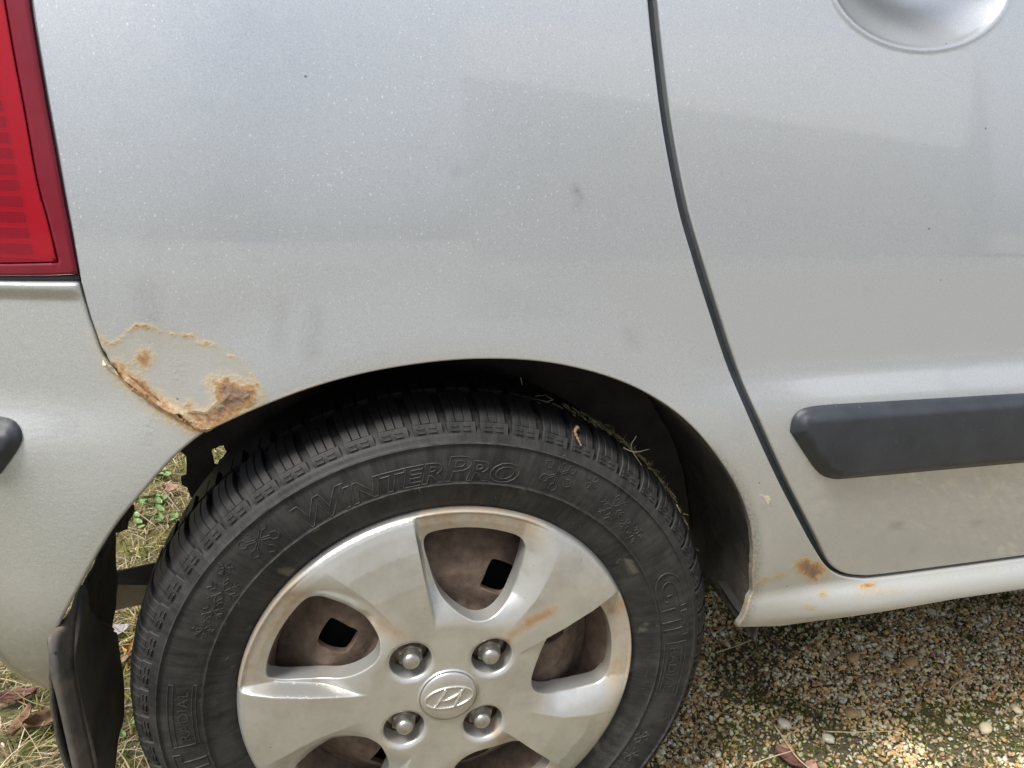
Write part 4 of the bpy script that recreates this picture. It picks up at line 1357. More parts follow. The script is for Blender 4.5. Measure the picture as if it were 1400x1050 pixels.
def cap_attr(V, X):
    Q = project(V+np.array([0, 0, HZ]))
    r = np.hypot(X[:, 0], X[:, 1])
    nn = fbm(X[:, 0], X[:, 1], 70, 61)
    v = np.zeros(len(V))
    streaks = [([(693, 873), (722, 852), (760, 834)], 11, 0.85), ([(545, 868), (527, 856), (505, 842)], 20, 0.60), ([(676, 1000), (700, 1022), (715, 1035)], 11, 0.80), ([(533, 1008), (522, 1022)], 14, 0.5), ([(694, 876), (700, 868)], 6, 1.0)]
    for P, wd, am in streaks: v = np.maximum(v, am*stroke(Q, P, wd*1.5)*(0.5+nn))
    rim = sstep(0.160, 0.172, r)
    th = np.degrees(np.arctan2(X[:, 1], X[:, 0]))
    for k in range(5):
        t = (th-72*k-76+180) % 360-180+76
        v = np.maximum(v, 0.60*sstep(0.150, 0.166, r)*sstep(99, 96, t)*sstep(53, 66, t)*(0.4+nn))
    v = np.maximum(v, 0.75*blob(Q, 822, 915, 18, 22)*nn)
    v = np.maximum(v, 0.6*blob(Q, 355, 930, 40, 26)*nn)
    v = np.maximum(v, 0.45*blob(Q, 345, 880, 26, 60, 20)*(nn+.2))
    v = np.maximum(v, 0.5*blob(Q, 600, 708, 90, 16, -4)*(nn+.3))
    return {'rust': np.clip(v, 0, 1)}
fe = []
for k in range(5):
    for t_a in np.arange(97.0, 100.01, 0.3):
        rr = np.arange(0.068, 0.179, 0.0017)
        fe.append(np.stack([rr*np.cos(R(t_a+72*k)), rr*np.sin(R(t_a+72*k))], 1))
    rr = np.arange(0.068, 0.179, 0.002)
    for da in (-0.4, 0, 0.4):
        aa = np.radians(np.interp(rr, [0.06, 0.095, 0.12, 0.15, 0.18], [47, 48, 49, 52, 55])+72*k+da)
        fe.append(np.stack([rr*np.cos(aa), rr*np.sin(aa)], 1))
for rr in (0.168, 0.170, 0.172, 0.1735, 0.1748, 0.1757, 0.1765, 0.1772, 0.1778, 0.1784, 0.1789):
    fe.append(circ(rr, 420))
for k in range(4):
    for rr in (0.0192, 0.0202, 0.0212, 0.0222):
        fe.append(circ(rr, 50, 0.0515*math.cos(R(39.3+90*k)), 0.0515*math.sin(R(39.3+90*k))))
panel('wheel_cover', circ(0.1802, 260), S_cap, CAPM, wheel, spacing=0.0028, ds=0.0019, re=0.0013, depth=0.006, holes=wins+nuth, attr=cap_attr, zoff=0, hole_depth=0.015, extra=np.vstack(fe))

# nuts
for k in range(4):
    a = R(39.3+90*k); cx_, cz_ = 0.0505*math.cos(a), 0.0505*math.sin(a)
    bm = bmesh.new()
    rot = rng.uniform(-8, 8)
    rows = []
    for rr, yy_ in ((0.0118, 0.016), (0.0118, -0.0008), (0.0108, -0.0022), (0.0088, -0.0026)):
        rows.append([bm.verts.new((cx_+rr*math.cos(R(rot+30+60*i)), yy_, cz_+rr*math.sin(R(rot+30+60*i)))) for i in range(6)])
    for i in range(3):
        for j in range(6): bm.faces.new([rows[i][j], rows[i][(j+1) % 6], rows[i+1][(j+1) % 6], rows[i+1][j]])
    bm.faces.new(rows[3][::-1])
    nut = bm_obj('wheel_nut', bm, NUTHEX, wheel, smooth=False)
    prof = [(0.0001, -0.0118), (0.0030, -0.0116), (0.0055, -0.0108), (0.0073, -0.0092), (0.0080, -0.0072), (0.0082, -0.0040), (0.0096, -0.0030), (0.0098, -0.0020)]
    lathe('nut_cap', prof, NUT, wheel, n=32, cx=cx_, cz=cz_)
    lathe('nut_washer', [(0.0102, 0.0105), (0.0165, 0.0125), (0.0172, 0.015)], NUTHEX, wheel, n=32, cx=cx_, cz=cz_)

# centre badge
badge = lathe('centre_badge', [(0.0275, -0.0098), (0.0272, -0.0122), (0.0264, -0.0126), (0.0258, -0.0112), (0.0252, -0.0112), (0.0248, -0.0134), (0.0235, -0.0142), (0.015, -0.0146), (0.0001, -0.0148)], CAPM, wheel, n=90, sharp=60)
ea, eb = 0.0215, 0.0110
th = np.linspace(0, 2*math.pi, 61)
tilt = R(3)
def emb(u, v): return (u*math.cos(tilt)-v*math.sin(tilt), -0.0150, u*math.sin(tilt)+v*math.cos(tilt))
G = [tube_geo([emb(ea*math.cos(t), eb*math.sin(t)) for t in th], 0.00085, 8, False)]
# slanted two-stem letter with a dipping cross stroke
def bar(P, w0):
    P = catmull(P, 6); return tube_geo([emb(a, b) for a, b in P], w0, 8)
G.append(bar([(-0.0135, -0.0085), (-0.0098, -0.003), (-0.0058, 0.0030), (-0.0028, 0.0102)], [0.0010]*7+[0.0012]*6+[0.0014]*6))
G.append(bar([(0.0045, -0.0103), (0.0070, -0.0040), (0.0105, 0.0025), (0.0140, 0.0083)], [0.0014]*6+[0.0012]*7+[0.0010]*6))
G.append(bar([(-0.0080, -0.0008), (-0.0030, -0.0022), (0.0030, -0.0004), (0.0085, 0.0022), (0.0120, 0.0058)], [0.0009]*8+[0.0014]*9+[0.0009]*8))
V, F = join_geo(G)
mesh('emblem', V, F, EMB, wheel)

# ------------------------------------------------------------------ ground
def make_soil():
    k = NT('soil'); co = k.coord()
    n = k.noise(co, 14, 6, 0.65); n2 = k.noise(co, 120, 5, 0.7); n3 = k.noise(co, 3.0, 3)
    col = k.mix(k.rng(n2, 0.3, 0.7), (0.075, 0.066, 0.040), (0.19, 0.165, 0.105))
    grn = k.mix(n2, (0.045, 0.060, 0.012), (0.14, 0.16, 0.035))
    col = k.mix(k.rng(n, 0.48, 0.62), col, grn)
    lawn = k.mix(k.rng(n, 0.35, 0.65), (0.10, 0.115, 0.035), (0.22, 0.185, 0.095))
    sep = k.n('ShaderNodeSeparateXYZ'); k.l(co, sep.inputs[0])
    far = k.rng(k.math('ADD', sep.outputs[1], k.math('MULTIPLY', sep.outputs[0], -1.0)), 0.6, 1.6)
    col = k.mix(k.math('MULTIPLY', far, 0.8), col, lawn)
    drive = k.mix(k.rng(k.noise(co, 160, 3), 0.35, 0.7), (0.20, 0.196, 0.182), (0.42, 0.414, 0.395))
    near = k.rng(k.math('ADD', sep.outputs[1], k.math('MULTIPLY', n3, 0.3)), -0.35, -0.75)
    col = k.mix(k.math('MULTIPLY', near, 0.85), col, drive)
    nb = k.bump(k.math('ADD', n2, k.math('MULTIPLY', n, 1.5)), 0.9, 0.006)
    k.bsdf(Base_Color=col, Roughness=0.95, Specular_IOR_Level=0.2, Normal=nb)
    return k.m
def ground_h(x, y):
    return (fbm(np.asarray(x)+9, np.asarray(y)+9, 6, 71)-0.5)*0.016
gxs = np.concatenate([[-150, -40, -10, -4, -2], np.arange(-1.5, 2.0, 0.03), [2.2, 3, 5, 12, 40, 150]])
gys = np.concatenate([[-150, -40, -10, -4, -1.6], np.arange(-1.0, 2.4, 0.03), [2.6, 4, 7, 15, 40, 150]])
GX, GY = np.meshgrid(gxs, gys)
fade = np.clip(1-np.maximum(np.abs(GX-0.2)-1.2, np.abs(GY-0.6)-1.3)/0.5, 0, 1)
GZ = ground_h(GX, GY)*np.where(fade < 1, fade, 1)
V = np.stack([GX.ravel(), GY.ravel(), GZ.ravel()], 1)
nxg = len(gxs)
F = [[j*nxg+i, j*nxg+i+1, (j+1)*nxg+i+1, (j+1)*nxg+i] for j in range(len(gys)-1) for i in range(nxg-1)]
tag(mesh('ground', V, F, make_soil()), 'dark mossy soil under the car', 'ground', None, 'structure')

def col_mesh(name, V, F, C, mat, smooth=True):
    """big triangle mesh with a colour per vertex"""
    me = bpy.data.meshes.new(name)
    V = np.ascontiguousarray(V, np.float32); F = np.ascontiguousarray(F, np.int32)
    me.vertices.add(len(V)); me.vertices.foreach_set('co', V.ravel())
    me.loops.add(F.size); me.loops.foreach_set('vertex_index', F.ravel())
    me.polygons.add(len(F)); me.polygons.foreach_set('loop_start', np.arange(0, F.size, F.shape[1], dtype=np.int32))
    me.polygons.foreach_set('use_smooth', np.full(len(F), smooth))
    a = me.attributes.new('col', 'FLOAT_COLOR', 'POINT')
    a.data.foreach_set('color', np.concatenate([C, np.ones((len(C), 1))], 1).astype(np.float32).ravel())
    me.update(calc_edges=True); me.validate()
    return link(name, me, mat)

def make_vcol(name, rough, bscale=0, trans=0.0, spec=0.4, var=0.25, vs=300):
    k = NT(name); co = k.coord()
    c = k.attr('col', 'Color')
    v = k.noise(co, vs, 3)
    dk = k.n('ShaderNodeMix', data_type='RGBA', blend_type='MULTIPLY'); dk.inputs[0].default_value = 1.0
    k.l(c, dk.inputs[6])
    g = k.rng(v, 0.3, 0.7, 1-var, 1+var)
    cb_ = k.n('ShaderNodeCombineXYZ')
    for i in range(3): k.l(g, cb_.inputs[i])
    k.l(cb_.outputs[0], dk.inputs[7])
    p = k.n('ShaderNodeBsdfPrincipled')
    k.l(dk.outputs[2], p.inputs['Base Color']); p.inputs['Roughness'].default_value = rough
    p.inputs['Specular IOR Level'].default_value = spec
    if bscale:
        k.l(k.bump(k.noise(co, bscale, 3), 0.3, 0.0006), p.inputs['Normal'])
    if trans:
        t = k.n('ShaderNodeBsdfTranslucent'); k.l(dk.outputs[2], t.inputs[0])
        m = k.n('ShaderNodeMixShader'); m.inputs[0].default_value = trans
        k.l(p.outputs[0], m.inputs[1]); k.l(t.outputs[0], m.inputs[2]); k.l(m.outputs[0], k.out.inputs[0])
    else:
        k.l(p.outputs[0], k.out.inputs[0])
    return k.m
PEB = make_vcol('pebble', 0.65, 700, 0, 0.4, 0.18, 260)
BLADE = make_vcol('grass_blade', 0.7, 0, 0.3, 0.25, 0.15, 60)

PC = np.array([(0.60, 0.53, 0.41), (0.50, 0.40, 0.26), (0.47, 0.31, 0.15), (0.68, 0.65, 0.58), (0.30, 0.20, 0.12), (0.36, 0.33, 0.29), (0.56, 0.44, 0.31), (0.24, 0.17, 0.11), (0.42, 0.30, 0.22), (0.62, 0.58, 0.52)])
def moss_f(x, y): return fbm(x+3, y+5, 7.5, 81, 4)
def stones(n, x0, x1, y0, y1, sub, smin, smax, sel, zlift=0.0, seed=1):
    g = np.random.default_rng(seed)
    x = g.uniform(x0, x1, n); y = g.uniform(y0, y1, n)
    m = sel(x, y, g.random(n)); x = x[m]; y = y[m]; n = len(x)
    s = smin+(smax-smin)*g.random(n)**2.0
    B, F = ico(sub)
    nb = len(B)
    ax = np.stack([s*g.uniform(0.9, 1.45, n), s*g.uniform(0.75, 1.1, n), s*g.uniform(0.5, 0.85, n)], 1)
    lump = 1+0.17*g.standard_normal((n, nb))
    P = B[None]*lump[:, :, None]*ax[:, None, :]
    # random turn
    q = g.standard_normal((n, 4)); q[:, 1:3] *= 0.45; q /= np.linalg.norm(q, axis=1)[:, None]
    w, a, b, c = q.T
    Rm = np.stack([1-2*(b*b+c*c), 2*(a*b-c*w), 2*(a*c+b*w), 2*(a*b+c*w), 1-2*(a*a+c*c), 2*(b*c-a*w), 2*(a*c-b*w), 2*(b*c+a*w), 1-2*(a*a+b*b)], 1).reshape(n, 3, 3)
    P = np.einsum('nij,nkj->nki', Rm, P)
    z = ground_h(x, y)+s*0.35+zlift*g.random(n)
    P += np.stack([x, y, z], 1)[:, None, :]
    ci = g.integers(0, len(PC), n)
    C = PC[ci]*g.uniform(0.85, 1.6, n)[:, None]*np.array([1.14, 1.06, 0.82])
    C = np.minimum(C, 0.76)
    # stones in the moss are stained darker
    st = np.clip((moss_f(x, y)-0.52)/0.12, 0, 1)[:, None]*0.45
    C = C*(1-st)+np.array([0.10, 0.09, 0.05])*st
    Fa = (F[None]+(np.arange(n)*nb)[:, None, None]).reshape(-1, 3)
    return P.reshape(-1, 3), Fa, np.repeat(C, nb, 0)
def gsel(x, y, r):
    edge = sstep(0.16, 0.30, x+0.10*(fbm(x, y, 9, 85)-0.5)*4*0.3)
    return r < edge*(1.0-0.60*sstep(0.52, 0.62, moss_f(x, y)))
sets = [stones(36000, 0.12, 1.20, -0.12, 0.43, 2, 0.0014, 0.0037, gsel, 0.004, 11),
        stones(26000, 0.12, 1.35, -0.14, 0.50, 1, 0.0010, 0.0022, gsel, 0.003, 12),
        stones(21000, -0.4, 2.0, -0.95, -0.14, 1, 0.003, 0.0065, lambda x, y, r: r < 0.8, 0.003, 13),
        stones(9000, 1.35, 2.0, -0.14, 0.6, 1, 0.003, 0.0065, lambda x, y, r: r < 0.8, 0.003, 14),
        stones(5000, -0.25, 0.14, -0.14, 0.30, 1, 0.0016, 0.0045, lambda x, y, r: r < 0.35+0.5*sstep(-0.25, 0.1, x), 0.003, 16),
        stones(1200, -0.9, 0.2, 0.0, 1.4, 1, 0.002, 0.005, lambda x, y, r: r < 0.5, 0.001, 15)]
o = 0; Vs = []; Fs = []; Cs = []
for v, f, c in sets:
    Vs.append(v); Fs.append(f+o); Cs.append(c); o += len(v)
tag(col_mesh('gravel', np.vstack(Vs), np.vstack(Fs), np.vstack(Cs), PEB), 'cream and ochre pea gravel under the sill', 'gravel', None, 'stuff')

def blades(n, area, lmin, lmax, wid, cols, lie, seed, sel=None, nseg=4, zbase=0.0):
    """grass: curved tapering strips"""
    g = np.random.default_rng(seed)
    x = g.uniform(area[0], area[1], n); y = g.uniform(area[2], area[3], n)
    if sel is not None:
        m = sel(x, y, g.random(n)); x = x[m]; y = y[m]; n = len(x)
    L = g.uniform(lmin, lmax, n); az = g.uniform(0, 2*math.pi, n)
    el0 = np.radians(g.uniform(lie[0], lie[1], n)); bend = g.uniform(-1.2, 0.1, n)*1.0
    wob = g.normal(0, 0.5, n)
    w = wid*g.uniform(0.6, 1.5, n)
    P = np.stack([x, y, ground_h(x, y)+zbase*g.random(n)+0.001], 1)
    rows = []
    for i in range(nseg+1):
        f = i/nseg
        ww = w*(1-0.75*f**2)*0.5
        a = az+wob*f
        sd_ = np.stack([-np.sin(a), np.cos(a), 0.25*np.sin(7*x+i)], 1)
        rows.append((P-sd_*ww[:, None], P+sd_*ww[:, None]))
        e = el0+bend*f
        d = np.stack([np.cos(e)*np.cos(a), np.cos(e)*np.sin(a), np.sin(e)], 1)
        P = P+d*(L/nseg)[:, None]
        P[:, 2] = np.maximum(P[:, 2], ground_h(P[:, 0], P[:, 1])+0.0015)
    V = np.stack([p for r in rows for p in r], 1)          # n, 2(nseg+1), 3
    k = 2*(nseg+1)
    F = np.array([[2*i, 2*i+1, 2*i+3, 2*i+2] for i in range(nseg)])
    Fa = (F[None]+(np.arange(n)*k)[:, None, None]).reshape(-1, 4)
    cols = np.array(cols); C = cols[g.integers(0, len(cols), n)]*g.uniform(0.7, 1.2, n)[:, None]
    return V.reshape(-1, 3), Fa, np.repeat(C, k, 0)
def join_col(name, sets, mat, label, cat):
    o = 0; Vs = []; Fs = []; Cs = []
    for v, f, c in sets:
        Vs.append(v); Fs.append(f+o); Cs.append(c); o += len(v)
    return tag(col_mesh(name, np.vstack(Vs), np.vstack(Fs), np.vstack(Cs), mat, False), label, cat, None, 'stuff')
GREEN = [(0.15, 0.19, 0.03), (0.24, 0.27, 0.05), (0.31, 0.32, 0.07), (0.10, 0.13, 0.025), (0.34, 0.31, 0.09)]
STRAW = [(0.48, 0.38, 0.22), (0.58, 0.49, 0.32), (0.36, 0.26, 0.14), (0.30, 0.20, 0.11), (0.62, 0.55, 0.40)]
LEFT = (-1.15, -0.16, -0.30, 1.75)
lsel = lambda x, y, r: r < 1-sstep(-0.30, -0.14, x+0.1*(fbm(x, y, 8, 87)-0.5))*0.8
patch = lambda x, y, r: r < 0.25+0.9*sstep(0.42, 0.60, fbm(x, y, 11, 88))
join_col('grass', [blades(30000, LEFT, 0.010, 0.032, 0.0016, GREEN, (25, 85), 21, lambda x, y, r: lsel(x, y, r) & patch(x, y, np.random.default_rng(1).random(len(x)))),
                   blades(9000, (-2.6, -0.1, 1.7, 4.0), 0.02, 0.05, 0.003, GREEN, (25, 85), 22),
                   blades(9000, (-2.8, -1.1, -0.4, 1.75), 0.02, 0.05, 0.003, GREEN, (25, 85), 23)], BLADE, 'short mossy grass growing behind the wheel', 'grass')
join_col('dry_grass', [blades(10000, LEFT, 0.025, 0.075, 0.0013, STRAW, (-5, 30), 24, lsel, 5, 0.014),
                       blades(7500, LEFT, 0.008, 0.025, 0.0018, STRAW+[(0.22, 0.13, 0.07)], (-10, 40), 25, lsel, 3, 0.010),
                       blades(3500, (-2.6, -0.1, 1.7, 4.0), 0.03, 0.08, 0.003, STRAW, (0, 40), 26),
                       blades(420, (0.08, 1.3, -0.1, 0.45), 0.02, 0.07, 0.0008, STRAW, (-5, 22), 27, None, 5, 0.010),
                       blades(900, (0.08, 0.40, -0.02, 0.5), 0.01, 0.05, 0.0010, STRAW+[(0.2, 0.12, 0.06)], (-5, 25), 28, None, 4, 0.010)], BLADE, 'pale dry grass and thatch lying on the ground', 'dry grass')
msel = lambda x, y, r: r < sstep(0.45, 0.56, moss_f(x, y))
join_col('moss', [blades(15000, (0.10, 1.35, -0.14, 0.48), 0.003, 0.010, 0.0016, [(0.10, 0.125, 0.018), (0.15, 0.18, 0.025), (0.21, 0.23, 0.04), (0.065, 0.085, 0.015)], (25, 85), 31, msel, 2, 0.003),
                  blades(700, (0.3, 1.35, -0.14, 0.48), 0.008, 0.022, 0.0015, [(0.12, 0.18, 0.03), (0.17, 0.22, 0.05)], (30, 80), 32, lambda x, y, r: r < sstep(0.58, 0.66, fbm(x, y, 16, 90)), 3)], BLADE, 'dark green moss between the pebbles', 'moss')

# ---- single things on the ground
LEAFM = {}
def leaf_mat(name, c1, c2):
    if name not in LEAFM: LEAFM[name] = make_plain(name, c1, c2, 0.6, 60, bscale=180, bump=0.5, bdist=0.001)
    return LEAFM[name]
def leaf_geo(L, W, curl, rng_, lobes=0):
    nu, nv = 12, 6; V = []
    for i in range(nu+1):
        u = i/nu
        wv = W*math.sin(math.pi*min(1, max(0.02, u))**0.85)**0.8*(1+0.25*lobes*math.sin(u*22))
        for j in range(nv+1):
            v = j/nv*2-1
            x = (u-0.5)*L; y = v*wv*0.5
            z = curl*(v*v*W*0.55+(u-0.5)**2*L*0.5)+0.04*W*math.sin(9*u+4*v)-abs(v)*0.02*W
            V.append((x, y, z))
    F = [[i*(nv+1)+j, (i+1)*(nv+1)+j, (i+1)*(nv+1)+j+1, i*(nv+1)+j+1] for i in range(nu) for j in range(nv)]
    return np.array(V), F
def place_leaf(px, py, L, W, az, tilt, curl, mat, label, name='dead_leaf', cat='leaf', group=None, lobes=0, z=0.012):
    p = at_z(px, py, z)
    V, F = leaf_geo(L, W, curl, rng, lobes)
    o = mesh(name, V, F, mat)
    md = o.modifiers.new('thick', 'SOLIDIFY'); md.thickness = 0.0005
    o.location = (p[0], p[1], ground_h(p[0], p[1])+z)
    o.rotation_euler = (R(tilt), R(tilt*0.5), R(az))
    return tag(o, label, cat, group)
BROWN = leaf_mat('brown_leaf', (0.15, 0.085, 0.05), (0.28, 0.18, 0.11))
MAROON = leaf_mat('maroon_leaf', (0.12, 0.050, 0.042), (0.20, 0.095, 0.07))
PINK = leaf_mat('pinkish_leaf', (0.36, 0.20, 0.15), (0.48, 0.30, 0.23))
ORANGE = leaf_mat('orange_leaf', (0.42, 0.20, 0.06), (0.52, 0.30, 0.11))
place_leaf(1078, 1036, 0.042, 0.026, 110, 12, 0.5, MAROON, 'maroon dead leaf on the gravel at the bottom edge')
place_leaf(1108, 1048, 0.024, 0.016, 40, 20, 0.6, PINK, 'small pinkish dead leaf beside the maroon leaf on the gravel')
place_leaf(62, 985, 0.060, 0.020, 40, 25, 1.0, BROWN, 'large curled brown leaf in the grass beside the mud flap', lobes=0.5)
place_leaf(20, 955, 0.050, 0.018, 15, 15, 0.9, MAROON, 'reddish brown leaf in the grass under the bumper lip', lobes=0.4)
place_leaf(32, 990, 0.045, 0.018, 75, -12, 0.8, BROWN, 'dull brown leaf left of the large curled leaf in the grass', lobes=0.4)
place_leaf(74, 962, 0.030, 0.016, 120, 35, 0.7, PINK, 'pinkish leaf wedged at the foot of the mud flap')
place_leaf(175, 890, 0.040, 0.022, 95, 30, 0.6, ORANGE, 'orange brown leaf between mud flap and tyre')
place_leaf(172, 905, 0.030, 0.018, 50, -25, 0.6, BROWN, 'brown leaf under the orange one between flap and tyre')
place_leaf(232, 668, 0.034, 0.022, 20, 20, 0.7, PINK, 'pale pinkish leaf on the grass above the twig, seen behind the tyre')
place_leaf(186, 711, 0.040, 0.022, 70, 15, 0.6, BROWN, 'grey brown leaf on the grass beside the torn arch liner')
place_leaf(160, 864, 0.034, 0.022, 30, 10, 0.4, leaf_mat('grey_leaf', (0.30, 0.28, 0.30), (0.42, 0.40, 0.41)), 'small grey leaf on the straw below the bracket')

TWIG = make_plain('twig_bark', (0.16, 0.12, 0.10), (0.30, 0.24, 0.20), 0.8, 120, bscale=400, bump=0.5)
STRAWM = make_plain('straw', (0.50, 0.40, 0.24), (0.64, 0.55, 0.38), 0.65, 150, bscale=600, bump=0.3)
def stalk(name, pxs, rad, mat, label, cat, z0=0.012, z1=0.02, onto=None):
    P = np.array([at_z(a, b, z0+(z1-z0)*i/(len(pxs)-1)) if onto is None else at_y(a, b, onto[i]) for i, (a, b) in enumerate(pxs)])
    c = P.mean(0) if onto is not None else np.array([P[:, 0].mean(), P[:, 1].mean(), 0])
    P = catmull3(P-c, 5)
    V, F = tube_geo(P, np.linspace(rad, rad*0.5, len(P)), 6)
    o = mesh(name, V, F, mat); o.location = c
    return tag(o, label, cat)
def catmull3(P, n):
    a = catmull(P[:, :2], n); b = catmull(np.stack([P[:, 2], P[:, 2]], 1), n)
    return np.concatenate([a, b[:, :1]], 1)
stalk('twig', [(222, 668), (234, 684), (246, 699)], 0.0022, TWIG, 'bare grey twig lying on the grass behind the tyre', 'twig')
stalk('dry_stalk', [(1058, 990), (1075, 1015), (1090, 1036), (1108, 1052)], 0.0013, STRAWM, 'long straight straw stalk on the gravel beside the maroon leaf', 'straw')
stalk('dry_stalk', [(1030, 1044), (1055, 1035), (1085, 1026)], 0.0009, STRAWM, 'thin pale stalk crossing the lower end of the long straw', 'straw')
stalk('dry_stalk', [(1299, 952), (1308, 934), (1330, 925), (1350, 928), (1372, 936)], 0.0010, STRAWM, 'arched pale grass stalk on the gravel at right', 'straw', 0.006, 0.014)
stalk('dry_stalk', [(1296, 948), (1304, 936), (1318, 930)], 0.0009, STRAWM, 'short stalk curving beside the arched grass stalk', 'straw', 0.006, 0.016)
stalk('dry_stalk', [(1130, 1000), (1170, 1001), (1230, 999)], 0.0008, STRAWM, 'long thin straw lying level across the gravel', 'straw')
stalk('dry_stalk', [(1105, 880), (1116, 872), (1126, 865)], 0.0009, STRAWM, 'short straw on the shaded gravel under the sill', 'straw')
stalk('dry_stalk', [(1310, 822), (1345, 836), (1398, 834)], 0.0010, TWIG, 'grey brown stem on the gravel under the sill at right', 'straw')
stalk('dry_stalk', [(980, 892), (1010, 882), (1030, 874)], 0.0009, STRAWM, 'straw bit lying close to the tyre on dark soil', 'straw')
# bits caught between tyre and arch
BITM = make_plain('grass_bit', (0.20, 0.17, 0.11), (0.34, 0.29, 0.19), 0.8, 150)
stalk('grass_bit', [(852, 612), (868, 618), (888, 614)], 0.0006, BITM, 'pale straw bit caught on the tyre top in the arch', 'straw', onto=[0.03, 0.026, 0.03])
stalk('grass_bit', [(870, 596), (863, 613), (880, 640)], 0.0005, BITM, 'upright wisp beside the straw bit on the tyre', 'straw', onto=[0.03, 0.027, 0.024])
stalk('grass_bit', [(507, 600), (518, 602), (530, 608)], 0.0006, BITM, 'short straw on the dark tyre tread at upper left', 'straw', onto=[0.035, 0.034, 0.033])
stalk('grass_bit', [(712, 516), (714, 526)], 0.0004, BITM, 'tiny upright wisp under the top of the arch', 'straw', onto=[0.05, 0.05])
stalk('grass_bit', [(720, 562), (733, 566)], 0.0005, BITM, 'tiny straw on the tyre tread below the arch top', 'straw', onto=[0.04, 0.04])
stalk('grass_bit', [(925, 690), (931, 702)], 0.0006, BITM, 'pale straw flick on the front shoulder of the tyre', 'straw', onto=[0.028, 0.026])
G = []
for i in range(420):
    a_ = R(rng.triangular(14, 42, 74)); rr_ = 0.2690+abs(rng.normal(0, 0.0012)); yy_ = rng.normal(0.050, 0.007)
    p = np.array([rr_*math.cos(a_), yy_, rr_*math.sin(a_)+HZ])
    d = np.array([-math.sin(a_), 0, math.cos(a_)])*rng.normal(0, 1)+np.array([0, 1, 0])*rng.normal(0, 0.5)+np.array([math.cos(a_), 0, math.sin(a_)])*rng.uniform(-0.1, 0.35)
    d /= np.linalg.norm(d); l = rng.uniform(0.002, 0.009)
    G.append(tube_geo([p, p+d*l*0.5, p+d*l+np.array([0, 0, rng.normal(0, 0.0006)])], rng.uniform(0.0002, 0.0005), 4, False))
V, F = join_geo(G)
tag(mesh('moss_and_straw_bits', V, F, make_plain('moss_bits', (0.07, 0.07, 0.025), (0.26, 0.22, 0.12), 0.85, 90)), 'bits of moss and straw caught along the shoulder of the tyre', 'debris', None, 'stuff')
# dried catkin on the tyre
cp = [(790, 584), (786, 590), (790, 600), (795, 610)]
P = catmull3(np.array([at_y(a, b, y) for (a, b), y in zip(cp, (0.013, 0.010, 0.007, 0.004))]), 6)
c = P.mean(0)
V, F = tube_geo(P-c, 0.0014*(1+0.35*np.sin(np.arange(len(P))*2.3))*np.linspace(1.3, 0.5, len(P)), 7)
o = mesh('catkin', V, F, leaf_mat('catkin', (0.15, 0.085, 0.055), (0.27, 0.17, 0.11))); o.location = c
tag(o, 'shrivelled brown catkin stuck on the tyre shoulder', 'catkin')

# green weeds on the lawn behind the tyre
WEED = make_plain('weed_leaf', (0.10, 0.19, 0.05), (0.24, 0.34, 0.13), 0.45, 90, bscale=200, bump=0.3)
def weed(px, py, n, size, seed, label):
    g = np.random.default_rng(seed)
    p = at_z(px, py, 0.01)
    r_ = empty('weed_plant', (p[0], p[1], ground_h(p[0], p[1])))
    tag(r_, label, 'weed')
    V, F = leaf_geo(size, size*0.75, 0.35, g)
    V = V+np.array([size*0.6, 0, 0])
    for i in range(n):
        o = mesh('leaf', V, F, WEED, r_) if i == 0 else first.copy()
        if i == 0: first = o
        else: COL.objects.link(o); o.parent = r_
        o.location = (g.normal(0, size*0.5), g.normal(0, size*0.5), g.uniform(0.008, 0.022))
        o.rotation_euler = (g.normal(0, 0.25), g.uniform(-0.7, 0.1), g.uniform(0, 6.28))
        s = g.uniform(0.6, 1.15); o.scale = (s, s, s)
weed(208, 686, 11, 0.024, 3, 'green broad leaved weed on the lawn left of the twig')
weed(197, 716, 7, 0.020, 4, 'small bright green weed below the broad leaved one')
weed(231, 711, 6, 0.020, 5, 'pale green weed close against the tyre edge')
weed(216, 652, 7, 0.020, 6, 'yellowish green weed near the top of the gap')
weed(172, 1000, 6, 0.012, 8, 'tiny green weed between mud flap and tyre')

# larger pebbles one can pick out
PV, PF = ico(2)
PM = [make_plain('cream_stone', (0.50, 0.42, 0.27), (0.66, 0.57, 0.40), 0.6, 160), make_plain('ochre_stone', (0.42, 0.27, 0.12), (0.55, 0.39, 0.20), 0.6, 80), make_plain('white_stone', (0.52, 0.48, 0.38), (0.72, 0.67, 0.54), 0.55, 160)]
def big(px, py, s, m, label, sq=1.3):
    p = at_z(px, py, 0.008)
    V = PV*(1+0.15*rng.standard_normal((len(PV), 1)))*np.array([s*sq, s, s*0.65])
    o = mesh('pebble', V, PF.tolist(), PM[m]); o.location = (p[0], p[1], ground_h(p[0], p[1])+0.006)
    o.rotation_euler = (rng.normal(0, .2), rng.normal(0, .2), rng.uniform(0, 6.28))
    return tag(o, label, 'pebble', 'larger pebbles in the gravel')
big(1164, 972, 0.0080, 1, 'large ochre pebble in the middle of the gravel')
big(1167, 898, 0.0085, 1, 'ochre pebble on the shaded gravel below the sill', 1.6)
big(1246, 905, 0.0080, 1, 'tan pebble right of the shaded ochre pebble', 1.6)
big(1215, 893, 0.0065, 2, 'pale round pebble on the shaded gravel under the sill')
big(1072, 987, 0.0070, 2, 'white pebble just above the top of the long straw')
big(1152, 954, 0.0060, 2, 'flat white pebble above the large ochre pebble', 1.5)
big(1274, 836, 0.0070, 2, 'pale pebble right under the sill edge')
big(1205, 933, 0.0065, 0, 'cream pebble below the pale round shaded pebble')
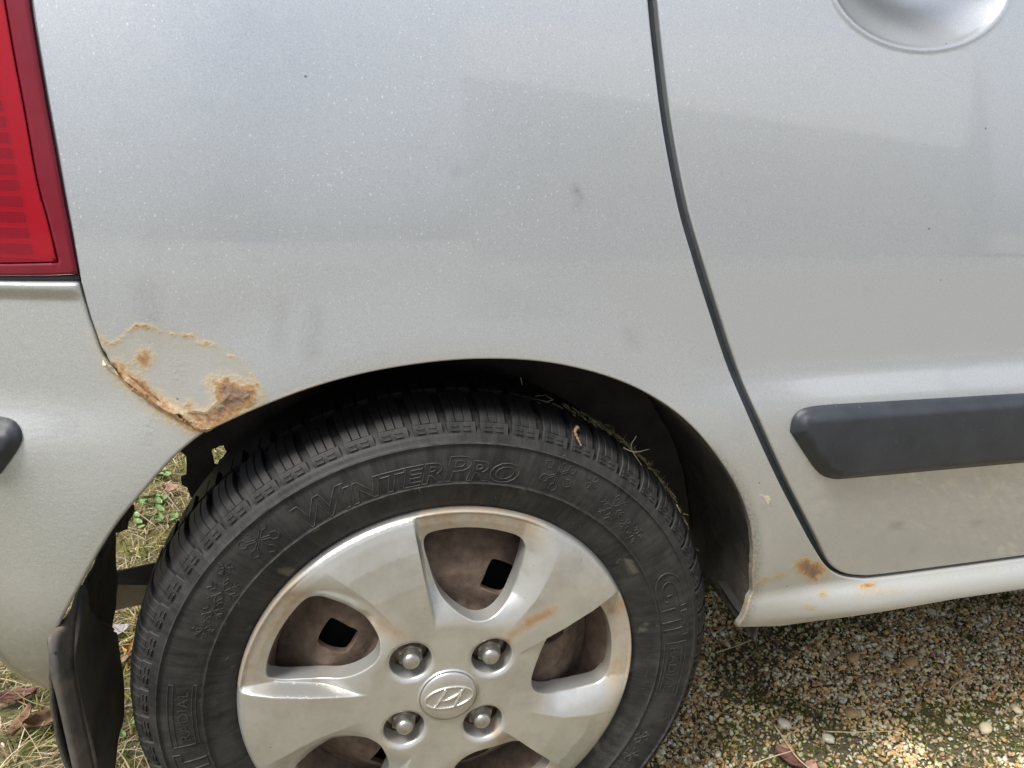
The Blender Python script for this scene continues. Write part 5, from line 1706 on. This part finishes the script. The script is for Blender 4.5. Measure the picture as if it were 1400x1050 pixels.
big(1349, 991, 0.0080, 0, 'largest cream pebble in the bright gravel at lower right')
big(1133, 1008, 0.0070, 2, 'grey white pebble below the level straw')
big(1390, 967, 0.0065, 0, 'cream pebble at the right edge of the gravel')
big(1078, 1020, 0.0070, 1, 'ochre pebble touching the maroon leaf')

# ------------------------------------------------------------------ across the yard: outbuilding whose pale roof is mirrored in the paint
BWALL = make_plain('rendered_wall', (0.50, 0.49, 0.47), (0.58, 0.57, 0.55), 0.9, 3)
ROOFM = make_plain('pale_sheet_roof', (0.76, 0.76, 0.75), (0.82, 0.82, 0.81), 0.6, 2)
barn = empty('outbuilding', (1.7, -8.8, 0))
tag(barn, 'long outbuilding with a pale sloping roof across the yard', 'outbuilding')
B0 = np.array([1.7, -8.8, 0])
def pol(az, el, d): return np.array([d*math.sin(R(az)), -d*math.cos(R(az)), 0.8+d*math.tan(R(el))])-B0
e0, e1, g1, g0 = pol(11, 18.2, 9.0), pol(46, 7.6, 8.2), pol(47, 17.5, 11.0), pol(11.5, 24.0, 11.2)
dn = lambda p, z=None: np.array([p[0], p[1], 0.0 if z is None else z])
nrm_ = np.cross(e1-e0, g0-e0); nrm_ /= np.linalg.norm(nrm_)
N_ = 12
for i in range(N_):
    f0, f1 = i/N_, (i+0.985)/N_
    q = [e0+(e1-e0)*f0, e0+(e1-e0)*f1, g0+(g1-g0)*f1, g0+(g1-g0)*f0]
    V = np.array(q+[p-nrm_*0.05 for p in q])
    mesh('roof_sheet', V, [[0, 1, 2, 3], [7, 6, 5, 4], [0, 4, 5, 1], [1, 5, 6, 2], [2, 6, 7, 3], [3, 7, 4, 0]], ROOFM, barn, smooth=False)
ins = 0.12
w0, w1, w2, w3 = [p-nrm_*ins for p in (e0, e1, g1, g0)]
V = np.array([dn(w0), dn(w1), dn(w2), dn(w3), w0, w1, w2, w3])
mesh('wall', V, [[0, 3, 2, 1], [4, 5, 6, 7], [0, 1, 5, 4], [1, 2, 6, 5], [2, 3, 7, 6], [3, 0, 4, 7]], BWALL, barn, smooth=False)
